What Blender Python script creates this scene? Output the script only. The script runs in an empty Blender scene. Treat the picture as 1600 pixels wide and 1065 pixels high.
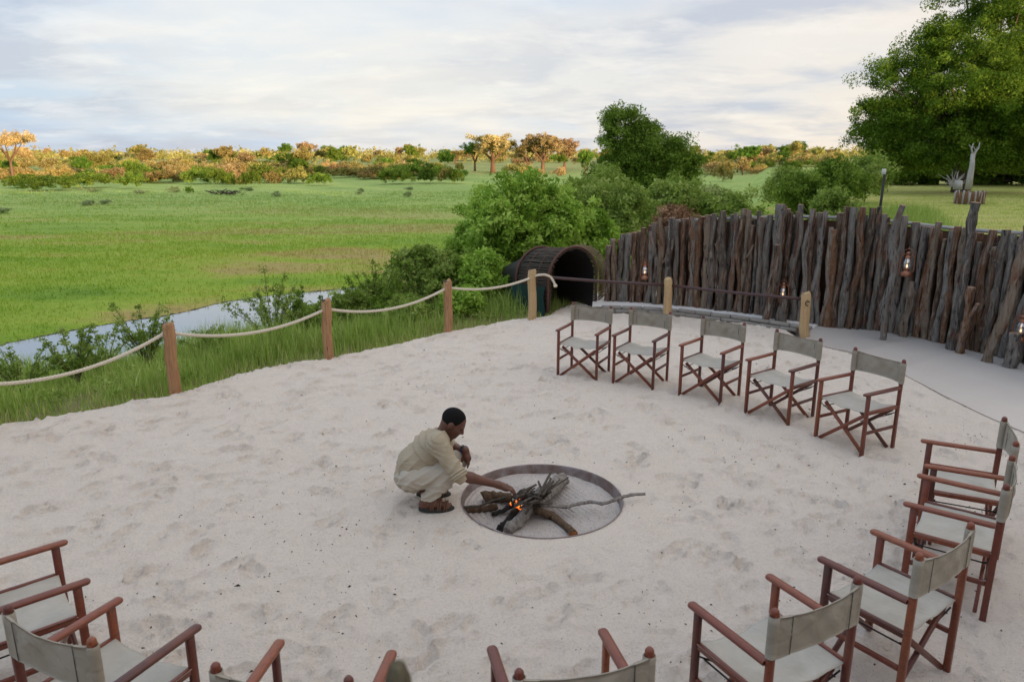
import bpy, math, random
import numpy as np
from mathutils import Vector, Matrix
R_ = math.radians
C = bpy.context.scene.collection
SC = bpy.context.scene
rng = np.random.default_rng(7)
random.seed(7)

# ------------------------------------------------------------------ camera
FPX, TH, HC = 1137.6, 0.2485, 2.703            # focal length in photo pixels, pitch, height
cam_d = bpy.data.cameras.new('camera'); cam = bpy.data.objects.new('camera', cam_d); C.objects.link(cam)
cam.location = (0, 0, HC); cam.rotation_euler = (math.pi/2 - TH, 0, 0)
cam_d.sensor_width = 36; cam_d.lens = FPX/1600*36
cam_d.clip_start = 0.05; cam_d.clip_end = 6000
cam_d.dof.use_dof = True; cam_d.dof.focus_distance = 7.5; cam_d.dof.aperture_fstop = 3.5
SC.camera = cam
SUN_DIR = Vector((0.62, -0.78, 0)).normalized(); SUN_EL = R_(5.3)
SC.view_settings.view_transform = 'Standard'; SC.view_settings.look = 'None'
SC.view_settings.gamma = 1; SC.view_settings.use_curve_mapping = False
SC.view_settings.exposure = 0.28
SC.cycles.use_denoising = True
SC.cycles.max_bounces = 6; SC.cycles.transparent_max_bounces = 8

def ray(px, py):
    X = (px-800)/FPX; v = (py-532.5)/FPX; c, s = math.cos(TH), math.sin(TH)
    return X, c - v*s, -s - v*c
def at(px, py, z=0.0):
    X, Y, Z = ray(px, py); t = (z-HC)/Z
    return Vector((X*t, Y*t, z))
def atY(px, py, Y):
    a, b, c = ray(px, py); t = Y/b
    return Vector((a*t, Y, HC + c*t))
def topz(x, y, py):
    k = (532.5-py)/FPX; c, s = math.cos(TH), math.sin(TH)
    return HC + y*(k*c - s)/(c + k*s)

# ------------------------------------------------------------------ node helper
class NT:
    def __init__(s, tree): s.t = tree; s.n = tree.nodes; s.l = tree.links
    def node(s, typ, **kw):
        n = s.n.new(typ)
        for k, v in kw.items():
            if k == 'ins':
                for a, b in v.items(): s.put(n.inputs[a], b)
            else: setattr(n, k, v)
        return n
    def put(s, sock, v):
        if isinstance(v, bpy.types.NodeSocket): s.l.new(v, sock)
        elif isinstance(v, bpy.types.Node): s.l.new(v.outputs[0], sock)
        else:
            if isinstance(v, (tuple, list)) and len(v) == 3 and sock.type == 'RGBA': v = (*v, 1)
            sock.default_value = v
    def math(s, op, a, b=0.0, c=None, clamp=False):
        n = s.node('ShaderNodeMath', operation=op, use_clamp=clamp); s.put(n.inputs[0], a); s.put(n.inputs[1], b)
        if c is not None: s.put(n.inputs[2], c)
        return n.outputs[0]
    def vmath(s, op, a, b=(0,0,0)):
        n = s.node('ShaderNodeVectorMath', operation=op); s.put(n.inputs[0], a)
        if op == 'SCALE': s.put(n.inputs['Scale'], b)
        else: s.put(n.inputs[1], b)
        return n.outputs['Value'] if op in ('DOT_PRODUCT', 'LENGTH') else n.outputs[0]
    def mix(s, f, a, b, mode='MIX'):
        n = s.node('ShaderNodeMix', data_type='RGBA', blend_type=mode); s.put(n.inputs[0], f); s.put(n.inputs[6], a); s.put(n.inputs[7], b)
        return n.outputs[2]
    def ramp(s, f, stops, interp='LINEAR'):
        n = s.node('ShaderNodeValToRGB'); r = n.color_ramp; r.interpolation = interp
        while len(r.elements) < len(stops): r.elements.new(0.5)
        for e, (p, c) in zip(r.elements, stops):
            e.position = p; e.color = (*c, 1) if isinstance(c, (tuple, list)) else (c, c, c, 1)
        s.put(n.inputs[0], f); return n.outputs[0]
    def noise(s, vec, scale, detail=4, rough=0.55, dist=0.0):
        n = s.node('ShaderNodeTexNoise', ins={'Scale': scale, 'Detail': detail, 'Roughness': rough, 'Distortion': dist})
        if vec is not None: s.put(n.inputs['Vector'], vec)
        return n.outputs[0]
    def mapping(s, vec, scale=(1,1,1), rot=(0,0,0), loc=(0,0,0)):
        return s.node('ShaderNodeMapping', ins={'Vector': vec, 'Scale': scale, 'Rotation': rot, 'Location': loc}).outputs[0]
    def tex(s, k='Object'): return s.node('ShaderNodeTexCoord').outputs[k]
    def pos(s): return s.node('ShaderNodeNewGeometry').outputs['Position']
    def rnd(s): return s.node('ShaderNodeObjectInfo').outputs['Random']
    def bump(s, h, strength=0.5, dist=0.01):
        return s.node('ShaderNodeBump', ins={'Height': h, 'Strength': strength, 'Distance': dist}).outputs[0]

def material(name, build):
    m = bpy.data.materials.new(name); m.use_nodes = True; m.node_tree.nodes.clear()
    t = NT(m.node_tree); out = t.node('ShaderNodeOutputMaterial')
    sh = build(t); t.put(out.inputs[0], sh)
    return m
def pbr(t, color, rough=0.8, normal=None, metal=0.0, spec=0.3, **kw):
    n = t.node('ShaderNodeBsdfPrincipled')
    t.put(n.inputs['Base Color'], color); t.put(n.inputs['Roughness'], rough); t.put(n.inputs['Metallic'], metal)
    t.put(n.inputs['Specular IOR Level'], spec)
    if normal is not None: t.put(n.inputs['Normal'], normal)
    for k, v in kw.items(): t.put(n.inputs[k], v)
    return n.outputs[0]

# ------------------------------------------------------------------ world
w = bpy.data.worlds.new('World'); SC.world = w; w.use_nodes = True; w.node_tree.nodes.clear()
t = NT(w.node_tree)
SKY_STR = 0.12
sky = t.node('ShaderNodeTexSky', sky_type='NISHITA', sun_disc=False, sun_elevation=SUN_EL, altitude=900, air_density=1.0, dust_density=2.0, ozone_density=1.0)
sky.sun_rotation = math.atan2(SUN_DIR.x, SUN_DIR.y)
gen = t.tex('Generated')
nrm = t.vmath('NORMALIZE', gen)
sp = t.node('ShaderNodeSeparateXYZ', ins={0: nrm})
zc = t.math('MAXIMUM', sp.outputs[2], 0.0)
den = t.math('ADD', zc, 0.16)
flat = t.node('ShaderNodeCombineXYZ', ins={0: t.math('DIVIDE', sp.outputs[0], den), 1: t.math('DIVIDE', sp.outputs[1], den), 2: 0.0}).outputs[0]
n1 = t.noise(t.mapping(flat, (0.8, 1.0, 1), loc=(3.1, 0.4, 0)), 0.9, 6, 0.52, 0.25)
n2 = t.noise(t.mapping(flat, (0.8, 1.0, 1), loc=(7.3, 2.0, 0)), 1.3, 6, 0.55, 0.3)
# pale cloud sheet: cool on the left, creamy on the right and towards the sun
side = t.math('MULTIPLY_ADD', sp.outputs[0], 1.15, 0.42, clamp=True)
low = t.math('SUBTRACT', 1.0, t.math('MULTIPLY', zc, 4.2, clamp=True), clamp=True)
hor = t.mix(side, (0.55, 0.64, 0.75), (0.90, 0.79, 0.66))
upc = t.mix(side, (0.46, 0.58, 0.74), (0.78, 0.73, 0.69))
sheet = t.mix(low, upc, hor)
lit = t.mix(side, (0.70, 0.71, 0.74), (0.84, 0.78, 0.72))
sheet = t.mix(t.ramp(n1, [(0.46, 0), (0.66, 0.85)]), sheet, lit)
sheet = t.mix(t.ramp(n2, [(0.46, 0), (0.60, 0.7)]), sheet, (0.44, 0.49, 0.60))
n3 = t.noise(t.mapping(flat, (0.9, 1.1, 1), loc=(1.3, 5.0, 0)), 2.6, 9, 0.6, 0.15)
sheet = t.mix(t.ramp(n3, [(0.52, 0), (0.66, 0.45)]), sheet, t.mix(side, (0.80, 0.81, 0.83), (0.95, 0.88, 0.79)))
n4 = t.noise(t.mapping(flat, (1, 1, 1), loc=(9.3, 1.0, 0)), 0.75, 5, 0.55, 0.3)
sheet = t.mix(t.math('MULTIPLY', t.ramp(n4, [(0.50, 0), (0.62, 0.7)]), t.math('SUBTRACT', 1.0, side)), sheet, (0.40, 0.56, 0.78))
# one brighter thin spot in the cloud, above the middle of the plain
g0 = Vector(ray(565, 95)).normalized()
dv = t.vmath('SUBTRACT', nrm, tuple(g0)); dv = t.vmath('MULTIPLY', dv, (1.0, 1.0, 2.6))
gl = t.math('SUBTRACT', 1.0, t.math('MULTIPLY', t.vmath('LENGTH', dv), 2.7), clamp=True)
gl = t.math('MULTIPLY', t.math('SMOOTH_MIN', gl, 1.0, 0.1), t.math('MULTIPLY_ADD', n1, 1.6, -0.1), clamp=True)
sheet = t.mix(t.math('MULTIPLY', gl, 1.2, clamp=True), sheet, (1.0, 0.91, 0.77))
# added brightening of the sky overhead, above the view, to light the sand
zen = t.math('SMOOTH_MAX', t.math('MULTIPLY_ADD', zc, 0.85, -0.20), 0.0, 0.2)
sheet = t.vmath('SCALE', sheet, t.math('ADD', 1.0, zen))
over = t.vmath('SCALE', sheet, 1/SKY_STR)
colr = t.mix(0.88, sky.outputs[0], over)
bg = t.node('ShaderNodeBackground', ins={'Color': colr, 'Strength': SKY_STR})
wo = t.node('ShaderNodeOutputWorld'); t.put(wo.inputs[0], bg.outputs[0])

sd = bpy.data.lights.new('sun', 'SUN'); so = bpy.data.objects.new('sun', sd); C.objects.link(so)
sd.energy = 5.0; sd.angle = R_(0.6); sd.color = (1.0, 0.735, 0.47)
sv = Vector((SUN_DIR.x*math.cos(SUN_EL), SUN_DIR.y*math.cos(SUN_EL), math.sin(SUN_EL)))
so.rotation_euler = sv.to_track_quat('Z', 'Y').to_euler(); so.location = (30, -40, 30)

# ------------------------------------------------------------------ object helpers
def mesh_np(name, V, F, uv=None):
    """V (n,3); F list of arrays of faces with equal length, or one array."""
    V = np.asarray(V, np.float32)
    if isinstance(F, np.ndarray): F = [F]
    F = [np.asarray(f, np.int32) for f in F if len(f)]
    me = bpy.data.meshes.new(name)
    nl = sum(f.size for f in F); nf = sum(len(f) for f in F)
    me.vertices.add(len(V)); me.vertices.foreach_set('co', V.ravel())
    me.loops.add(nl); me.polygons.add(nf)
    idx = np.concatenate([f.ravel() for f in F]) if F else np.zeros(0, np.int32)
    tot = np.concatenate([np.full(len(f), f.shape[1], np.int32) for f in F])
    st = np.concatenate([[0], np.cumsum(tot)[:-1]]).astype(np.int32)
    me.loops.foreach_set('vertex_index', idx); me.polygons.foreach_set('loop_start', st); me.polygons.foreach_set('loop_total', tot)
    me.update(calc_edges=True); me.validate()
    return me
def smooth(me, on=True):
    me.polygons.foreach_set('use_smooth', np.full(len(me.polygons), on)); return me
def link(name, me, mats, parent=None, loc=None, rot=None):
    o = bpy.data.objects.new(name, me); C.objects.link(o)
    if mats is not None and len(me.materials) == 0:
        for m in (mats if isinstance(mats, (list, tuple)) else [mats]): me.materials.append(m)
    if parent: o.parent = parent
    if loc is not None: o.location = loc
    if rot is not None: o.rotation_euler = rot
    return o
def tag(o, label=None, cat=None, group=None, kind=None):
    if label: o['label'] = label
    if cat: o['category'] = cat
    if group: o['group'] = group
    if kind: o['kind'] = kind
    return o
def empty(name, loc, rz=0, **kw):
    o = bpy.data.objects.new(name, None); C.objects.link(o); o.location = loc; o.rotation_euler = (0, 0, rz)
    o.empty_display_size = 0.1
    return tag(o, **kw)
def copy_tree(o, parent=None):
    c = o.copy(); C.objects.link(c)
    if parent: c.parent = parent
    for ch in list(o.children): copy_tree(ch, c)
    return c

class MB:
    """collects verts / faces of boxes, tubes, ..."""
    def __init__(s): s.V = []; s.F4 = []; s.F3 = []; s.n = 0; s.FN = []
    def add(s, V, F4=None, F3=None, FN=None):
        V = np.asarray(V, float)
        s.V.append(V)
        if F4 is not None and len(F4): s.F4.append(np.asarray(F4) + s.n)
        if F3 is not None and len(F3): s.F3.append(np.asarray(F3) + s.n)
        if FN is not None: s.FN += [np.asarray([f]) + s.n for f in FN]
        s.n += len(V); return s
    def box(s, a, b, w, h, up=(0, 0, 1), bev=0.0):
        """bar from a to b, w across, h along up, edges chamfered by bev"""
        a = np.array(a, float); b = np.array(b, float); d = b-a; L = np.linalg.norm(d); d /= L
        u = np.array(up, float); u -= d*u.dot(d); u /= np.linalg.norm(u); r = np.cross(d, u)
        if bev <= 0:
            sec = [(-w/2, -h/2), (w/2, -h/2), (w/2, h/2), (-w/2, h/2)]
        else:
            x, y, e = w/2, h/2, bev
            sec = [(-x+e, -y), (x-e, -y), (x, -y+e), (x, y-e), (x-e, y), (-x+e, y), (-x, y-e), (-x, -y+e)]
        k = len(sec); rings = [(0.0, 1 - (bev*1.4/min(w, h) if bev else 0)), (bev, 1), (L-bev, 1), (L, 1 - (bev*1.4/min(w, h) if bev else 0))] if bev else [(0, 1), (L, 1)]
        V = [a + d*q + r*(sx*sc) + u*(sy*sc) for q, sc in rings for sx, sy in sec]
        F = [[i*k+j, i*k+(j+1) % k, (i+1)*k+(j+1) % k, (i+1)*k+j] for i in range(len(rings)-1) for j in range(k)]
        s.add(V, F4=F, FN=[list(range(k))[::-1], [(len(rings)-1)*k+j for j in range(k)]])
        return s
    def tube(s, P, rad, k=8, cap=True, jit=None):
        P = np.array(P, float); n = len(P); rad = np.broadcast_to(np.array(rad, float), (n,))
        T = np.gradient(P, axis=0); T /= np.linalg.norm(T, axis=1)[:, None] + 1e-12
        ref = np.array([0, 0, 1.0]) if abs(T[0][2]) < 0.9 else np.array([1.0, 0, 0])
        U = np.zeros_like(P); u = ref
        for i in range(n):
            u = u - T[i]*u.dot(T[i]); u /= np.linalg.norm(u) + 1e-12; U[i] = u
        W = np.cross(T, U); a = np.arange(k)*2*math.pi/k
        rr = rad[:, None]*(1 if jit is None else jit)
        V = P[:, None, :] + (U[:, None, :]*np.cos(a)[None, :, None] + W[:, None, :]*np.sin(a)[None, :, None])*(rr*np.ones((n, k)))[:, :, None]
        i, j = np.meshgrid(np.arange(n-1), np.arange(k), indexing='ij'); i = i.ravel(); j = j.ravel(); j2 = (j+1) % k
        F = np.stack([i*k+j, i*k+j2, (i+1)*k+j2, (i+1)*k+j], 1)
        s.add(V.reshape(-1, 3), F4=F, FN=[list(range(k))[::-1], [(n-1)*k+q for q in range(k)]] if cap else None)
        return s
    def lathe(s, prof, k=20, c=(0, 0, 0)):
        prof = np.array(prof, float); n = len(prof); a = np.arange(k)*2*math.pi/k
        V = np.stack([prof[:, 0][:, None]*np.cos(a) + c[0], prof[:, 0][:, None]*np.sin(a) + c[1], prof[:, 1][:, None]+0*a + c[2]], 2).reshape(-1, 3)
        i, j = np.meshgrid(np.arange(n-1), np.arange(k), indexing='ij'); i = i.ravel(); j = j.ravel(); j2 = (j+1) % k
        s.add(V, F4=np.stack([i*k+j, i*k+j2, (i+1)*k+j2, (i+1)*k+j], 1)); return s
    def mesh(s, name, sm=False):
        V = np.concatenate(s.V); F = []
        if s.F4: F.append(np.concatenate(s.F4))
        if s.F3: F.append(np.concatenate(s.F3))
        F += s.FN
        me = mesh_np(name, V, F)
        if sm: smooth(me)
        return me
    def build(s, name, mat, parent=None, sm=False, **kw): return link(name, s.mesh(name, sm), mat, parent, **kw)

def vnoise(x, y, seed=0):
    """smooth value noise, vectorised, about -1..1"""
    xi = np.floor(x).astype(np.int64); yi = np.floor(y).astype(np.int64); fx = x-xi; fy = y-yi
    fx = fx*fx*(3-2*fx); fy = fy*fy*(3-2*fy)
    def h(a, b):
        n = (a*374761393 + b*668265263 + seed*1274126177) & 0xffffffff
        n = ((n ^ (n >> 13))*1274126177) & 0xffffffff
        return ((n ^ (n >> 16)) & 0xffff)/32767.5 - 1
    return (h(xi, yi)*(1-fx)+h(xi+1, yi)*fx)*(1-fy) + (h(xi, yi+1)*(1-fx)+h(xi+1, yi+1)*fx)*fy
def fbm(x, y, o=4, seed=0):
    s = 0; a = 1; 
    for i in range(o): s = s + a*vnoise(x*2**i, y*2**i, seed+i*17); a *= 0.5
    return s
def sstep(x, a, b):
    q = np.clip((x-a)/(b-a), 0, 1); return q*q*(3-2*q)
def sdist(P, x, y):
    """signed distance to an open polyline P (k,2): positive on its left"""
    best = np.full(x.shape, 1e9); sg = np.ones(x.shape)
    for (ax, ay), (bx, by) in zip(P[:-1], P[1:]):
        dx, dy = bx-ax, by-ay; q = np.clip(((x-ax)*dx+(y-ay)*dy)/(dx*dx+dy*dy), 0, 1)
        ex, ey = x-ax-q*dx, y-ay-q*dy; d = ex*ex+ey*ey; cr = dx*(y-ay)-dy*(x-ax)
        m = d < best - 1e-9; best = np.where(m, d, best); sg = np.where(m, np.sign(cr), sg)
    return np.sqrt(best)*sg

# ------------------------------------------------------------------ materials
def m_sand(t):
    p = t.pos()
    a = t.noise(p, 1.3, 5, 0.6); b = t.noise(p, 9, 5, 0.65); c = t.noise(p, 60, 4, 0.7); g = t.noise(p, 380, 2, 0.6)
    col = t.mix(a, (0.83, 0.70, 0.58), (0.88, 0.77, 0.66))
    col = t.mix(t.ramp(b, [(0.45, 0), (0.75, 0.25)]), col, (0.70, 0.585, 0.48))
    col = t.mix(t.ramp(c, [(0.35, 0.30), (0.5, 0.0)]), col, (0.42, 0.37, 0.34))
    # greyer and more speckled towards the near right
    sp = t.node('ShaderNodeSeparateXYZ', ins={0: p})
    nr = t.math('ADD', t.math('MULTIPLY', sp.outputs[0], 0.55), t.math('MULTIPLY', sp.outputs[1], -1.0))
    nr = t.math('ADD', nr, t.math('MULTIPLY', a, 2.4))
    nr = t.ramp(t.math('MULTIPLY_ADD', nr, 0.16, 0.55), [(0.0, 0.0), (0.75, 1.0)])
    col = t.mix(t.math('MULTIPLY', nr, 0.6), col, (0.60, 0.53, 0.49))
    vo = t.node('ShaderNodeTexVoronoi', ins={'Vector': p, 'Scale': 42.0, 'Randomness': 1.0})
    dots = t.math('LESS_THAN', vo.outputs['Distance'], t.math('MULTIPLY_ADD', nr, 0.16, t.math('MULTIPLY_ADD', b, 0.34, -0.16)))
    col = t.mix(t.math('MULTIPLY', dots, 0.75), col, (0.13, 0.10, 0.09))
    m = t.noise(p, 24, 5, 0.7, 0.6)
    h = t.math('ADD', t.math('ADD', t.math('MULTIPLY', b, 0.45), t.math('MULTIPLY', m, 0.35)), t.math('ADD', t.math('MULTIPLY', c, 0.30), t.math('MULTIPLY', g, 0.14)))
    return pbr(t, col, 0.95, t.bump(h, 1.0, 0.055), spec=0.1)
def m_path(t):
    p = t.pos(); a = t.noise(p, 2.2, 5, 0.6); c = t.noise(p, 160, 3, 0.7)
    col = t.mix(a, (0.66, 0.61, 0.57), (0.76, 0.71, 0.67))
    col = t.mix(t.ramp(c, [(0.3, 0.3), (0.5, 0)]), col, (0.3, 0.29, 0.29))
    return pbr(t, col, 0.9, t.bump(t.math('ADD', a, t.math('MULTIPLY', c, 0.2)), 0.4, 0.015), spec=0.15)
def meadow_colour(t, p):
    sp = t.node('ShaderNodeSeparateXYZ', ins={0: p})
    st = t.mapping(p, (0.35, 1.0, 1.0), rot=(0, 0, 0.12))
    a = t.noise(st, 0.10, 6, 0.62, 0.4); b = t.noise(st, 0.6, 6, 0.65)
    col = t.ramp(t.math('ADD', t.math('MULTIPLY', a, 0.72), t.math('MULTIPLY', b, 0.28)),
                 [(0.36, (0.17, 0.31, 0.03)), (0.45, (0.28, 0.42, 0.035)), (0.51, (0.36, 0.46, 0.05)), (0.545, (0.46, 0.42, 0.10)), (0.575, (0.48, 0.36, 0.13)), (0.61, (0.40, 0.44, 0.08)), (0.70, (0.26, 0.40, 0.045))])
    far = t.math('MULTIPLY_ADD', sp.outputs[1], 1/40.0, -0.75, clamp=True)
    fc = t.ramp(b, [(0.35, (0.28, 0.42, 0.10)), (0.55, (0.38, 0.50, 0.13)), (0.72, (0.50, 0.54, 0.19))])
    hs = t.node('ShaderNodeHueSaturation', ins={'Saturation': 0.96, 'Value': 0.97, 'Color': t.mix(far, col, fc)})
    return hs.outputs[0], sp, b
def m_meadow_blade(t):
    p = t.pos(); col, sp, b = meadow_colour(t, p); v = t.node('ShaderNodeAttribute', attribute_name='v').outputs['Fac']
    hs = t.node('ShaderNodeHueSaturation', ins={'Hue': t.math('MULTIPLY_ADD', v, -0.02, 0.51), 'Value': t.math('MULTIPLY_ADD', v, 0.5, 0.85), 'Color': col})
    tr = t.node('ShaderNodeBsdfTranslucent', ins={'Color': hs.outputs[0]})
    return t.node('ShaderNodeMixShader', ins={0: 0.35, 1: pbr(t, hs.outputs[0], 0.7, spec=0.05), 2: tr.outputs[0]}).outputs[0]
def m_ground(t):
    p = t.pos(); mcol, _, _ = meadow_colour(t, p)
    sp = t.node('ShaderNodeSeparateXYZ', ins={0: p})
    b = t.noise(t.mapping(p, (0.35, 1.0, 1.0), rot=(0, 0, 0.12)), 0.6, 6, 0.65); c = t.noise(p, 5.5, 5, 0.7)
    col = mcol
    # mown dry lawn behind the fence
    lw = t.math('MULTIPLY_ADD', t.math('SUBTRACT', t.math('MULTIPLY', sp.outputs[0], 1.0), t.math('MULTIPLY', sp.outputs[1], 0.42)), 0.25, 0.3, clamp=True)
    lc = t.ramp(t.math('ADD', t.math('MULTIPLY', b, 0.6), t.math('MULTIPLY', c, 0.4)), [(0.36, (0.30, 0.38, 0.07)), (0.52, (0.48, 0.47, 0.14)), (0.65, (0.58, 0.52, 0.22))])
    z0 = t.math('GREATER_THAN', sp.outputs[2], -0.35)
    col = t.mix(t.math('MULTIPLY', lw, z0), col, lc)
    dark = t.ramp(c, [(0.34, 0.25), (0.5, 0.0)])
    col = t.mix(dark, col, (0.05, 0.085, 0.012))
    bk = t.math('MULTIPLY', t.math('MULTIPLY', t.math('GREATER_THAN', sp.outputs[2], -1.14), t.math('LESS_THAN', sp.outputs[2], -0.04)), t.math('LESS_THAN', sp.outputs[1], 19.0))
    col = t.mix(t.math('MULTIPLY', bk, 0.85), col, t.mix(c, (0.12, 0.11, 0.05), (0.34, 0.29, 0.17)))
    # dry rise under the thicket
    dr = t.math('MULTIPLY_ADD', sp.outputs[1], 1/60.0, -2.2, clamp=True)
    col = t.mix(t.math('MULTIPLY', dr, t.ramp(b, [(0.4, 0.25), (0.6, 0.9)])), col, (0.30, 0.26, 0.12))
    # wet mud by the water
    mud = t.math('MULTIPLY', t.math('LESS_THAN', t.math('ADD', sp.outputs[2], t.math('MULTIPLY', c, 0.08)), -1.40), t.math('LESS_THAN', sp.outputs[1], 40.0))
    col = t.mix(mud, col, (0.085, 0.07, 0.05))
    return pbr(t, col, 0.95, t.bump(t.math('ADD', c, b), 1.0, 0.15), spec=0.1)
def m_water(t):
    p = t.pos(); a = t.noise(t.mapping(p, (1, 2.2, 1)), 3.0, 4, 0.6)
    return pbr(t, (0.30, 0.31, 0.31), 0.08, t.bump(a, 0.12, 0.02), spec=0.6)
def leafmat(name, c0, c1, c2, trans=0.35, hue=0.0):
    def f(t):
        v = t.node('ShaderNodeAttribute', attribute_name='v').outputs['Fac']
        n = t.noise(t.tex(), 1.1, 3, 0.6)
        q = t.math('ADD', t.math('MULTIPLY', v, 0.65), t.math('MULTIPLY', n, 0.35))
        col = t.ramp(q, [(0.2, c0), (0.5, c1), (0.8, c2)])
        if hue: 
            r = t.rnd(); hs = t.node('ShaderNodeHueSaturation', ins={'Hue': t.math('MULTIPLY_ADD', r, hue, 0.5-hue*0.5), 'Value': t.math('MULTIPLY_ADD', t.math('FRACT', t.math('MULTIPLY', r, 7.3)), 0.6, 0.7), 'Color': col}); col = hs.outputs[0]
        b = pbr(t, col, 0.7, spec=0.08)
        tr = t.node('ShaderNodeBsdfTranslucent', ins={'Color': t.mix(0.25, col, (0.35, 0.45, 0.03))})
        return t.node('ShaderNodeMixShader', ins={0: trans, 1: b, 2: tr.outputs[0]}).outputs[0]
    return material(name, f)
def m_bark(c0, c1, sc=1.0, depth=0.02):
    def f(t):
        o = t.tex(); a = t.noise(t.mapping(o, (9*sc, 9*sc, 1.3*sc)), 3, 6, 0.7, 0.3); b = t.noise(o, 2.0*sc, 3, 0.5)
        col = t.mix(t.ramp(a, [(0.3, 0), (0.65, 1)]), c0, c1); col = t.mix(t.math('MULTIPLY', b, 0.4), col, c0)
        return pbr(t, col, 0.9, t.bump(a, 0.9, depth), spec=0.15)
    return f
def m_log(t):
    o = t.tex(); r = t.rnd(); r2 = t.math('FRACT', t.math('MULTIPLY', r, 13.7)); r3 = t.math('FRACT', t.math('MULTIPLY', r, 57.1))
    off = t.node('ShaderNodeCombineXYZ', ins={0: t.math('MULTIPLY', r, 31.0), 1: t.math('MULTIPLY', r2, 17.0), 2: t.math('MULTIPLY', r3, 9.0)}).outputs[0]
    q = t.vmath('ADD', o, off)
    st = t.noise(t.mapping(q, (14, 14, 2.2)), 1.8, 7, 0.72, 0.8); pl = t.noise(t.mapping(q, (5, 5, 1.6)), 1.6, 4, 0.6, 0.5); kn = t.noise(q, 9, 4, 0.6)
    base = t.ramp(r, [(0.0, (0.10, 0.085, 0.075)), (0.2, (0.32, 0.295, 0.265)), (0.38, (0.15, 0.115, 0.09)), (0.52, (0.32, 0.155, 0.075)), (0.66, (0.15, 0.085, 0.055)), (0.82, (0.34, 0.24, 0.16)), (1.0, (0.30, 0.28, 0.26))], 'CONSTANT' if False else 'LINEAR')
    red = t.mix(r2, (0.34, 0.14, 0.065), (0.20, 0.08, 0.045))
    pale = t.mix(r3, (0.46, 0.43, 0.395), (0.36, 0.28, 0.20))
    col = t.mix(t.ramp(pl, [(0.54, 0), (0.66, 0.8)]), base, red)
    col = t.mix(t.ramp(st, [(0.50, 0), (0.62, 0.9)]), col, pale)
    col = t.mix(t.ramp(st, [(0.36, 1.0), (0.46, 0)]), col, (0.018, 0.014, 0.012))
    col = t.mix(t.ramp(kn, [(0.66, 0), (0.72, 0.8)]), col, (0.03, 0.02, 0.018))
    col = t.mix(0.28, col, (0.035, 0.028, 0.024)); h = t.math('ADD', st, t.math('MULTIPLY', kn, 0.6))
    return pbr(t, col, 0.85, t.bump(h, 1.0, 0.06), spec=0.2)
def m_cut(t):
    o = t.tex(); ln = t.noise(o, 30, 3, 0.6)
    return pbr(t, t.mix(ln, (0.42, 0.28, 0.19), (0.25, 0.14, 0.09)), 0.9, spec=0.1)
def m_chairwood(t):
    o = t.tex(); r = t.rnd()
    a = t.noise(t.mapping(o, (3, 3, 3)), 2, 4, 0.6); g = t.noise(t.vmath('ADD', t.mapping(o, (50, 10, 14)), (0, 0, 0)), 2.5, 5, 0.7, 0.6)
    c = t.ramp(r, [(0.0, (0.085, 0.026, 0.02)), (0.45, (0.16, 0.038, 0.022)), (0.8, (0.21, 0.050, 0.024)), (1.0, (0.27, 0.075, 0.030))])
    c = t.mix(t.ramp(g, [(0.4, 0), (0.7, 0.55)]), c, (0.05, 0.018, 0.012))
    c = t.mix(t.ramp(a, [(0.5, 0), (0.75, 0.5)]), c, (0.22, 0.068, 0.03))
    return pbr(t, c, 0.38, t.bump(g, 0.25, 0.002), spec=0.5)
def m_canvas(c0, c1):
    def f(t):
        o = t.tex(); r = t.rnd()
        a = t.noise(o, 5, 4, 0.6, 0.5); wv = t.noise(t.mapping(o, (1, 1, 1)), 420, 2, 0.6); wr = t.noise(t.mapping(o, (5, 2.2, 5)), 2.6, 3, 0.5, 1.2)
        c = t.mix(t.ramp(a, [(0.35, 0), (0.7, 1)]), c0, c1)
        c = t.mix(t.math('MULTIPLY', r, 0.25), c, tuple(x*0.6 for x in c0))
        return pbr(t, c, 0.9, t.bump(t.math('ADD', t.math('MULTIPLY', wr, 1.0), t.math('MULTIPLY', wv, 0.05)), 0.5, 0.02), spec=0.15)
    return f
def m_simple(col, rough=0.6, metal=0.0, spec=0.4, var=0.25, sc=6.0, bumpd=0.0):
    def f(t):
        n = t.noise(t.tex(), sc, 4, 0.6)
        c = t.mix(t.math('MULTIPLY', n, var*2, clamp=True), col, tuple(x*0.45 for x in col))
        return pbr(t, c, rough, t.bump(n, 0.5, bumpd) if bumpd else None, metal, spec)
    return f
def m_postwood(t):
    o = t.tex(); r = t.rnd()
    g = t.noise(t.mapping(o, (16, 16, 1.1)), 2.2, 5, 0.65, 0.8); k = t.noise(o, 7, 3, 0.6); s = t.noise(t.mapping(o, (40, 40, 2.0)), 2, 4, 0.6)
    c = t.mix(r, (0.40, 0.215, 0.105), (0.50, 0.29, 0.15))
    c = t.mix(t.ramp(g, [(0.4, 0), (0.7, 0.7)]), c, (0.19, 0.085, 0.04))
    c = t.mix(t.ramp(s, [(0.25, 0.8), (0.38, 0)]), c, (0.04, 0.022, 0.015))
    c = t.mix(t.ramp(k, [(0.6, 0), (0.72, 0.5)]), c, (0.09, 0.05, 0.03))
    return pbr(t, c, 0.75, t.bump(t.math('ADD', g, s), 0.6, 0.006), spec=0.25)
def m_glow(col, s):
    return lambda t: t.node('ShaderNodeEmission', ins={'Color': col, 'Strength': s}).outputs[0]

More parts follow.
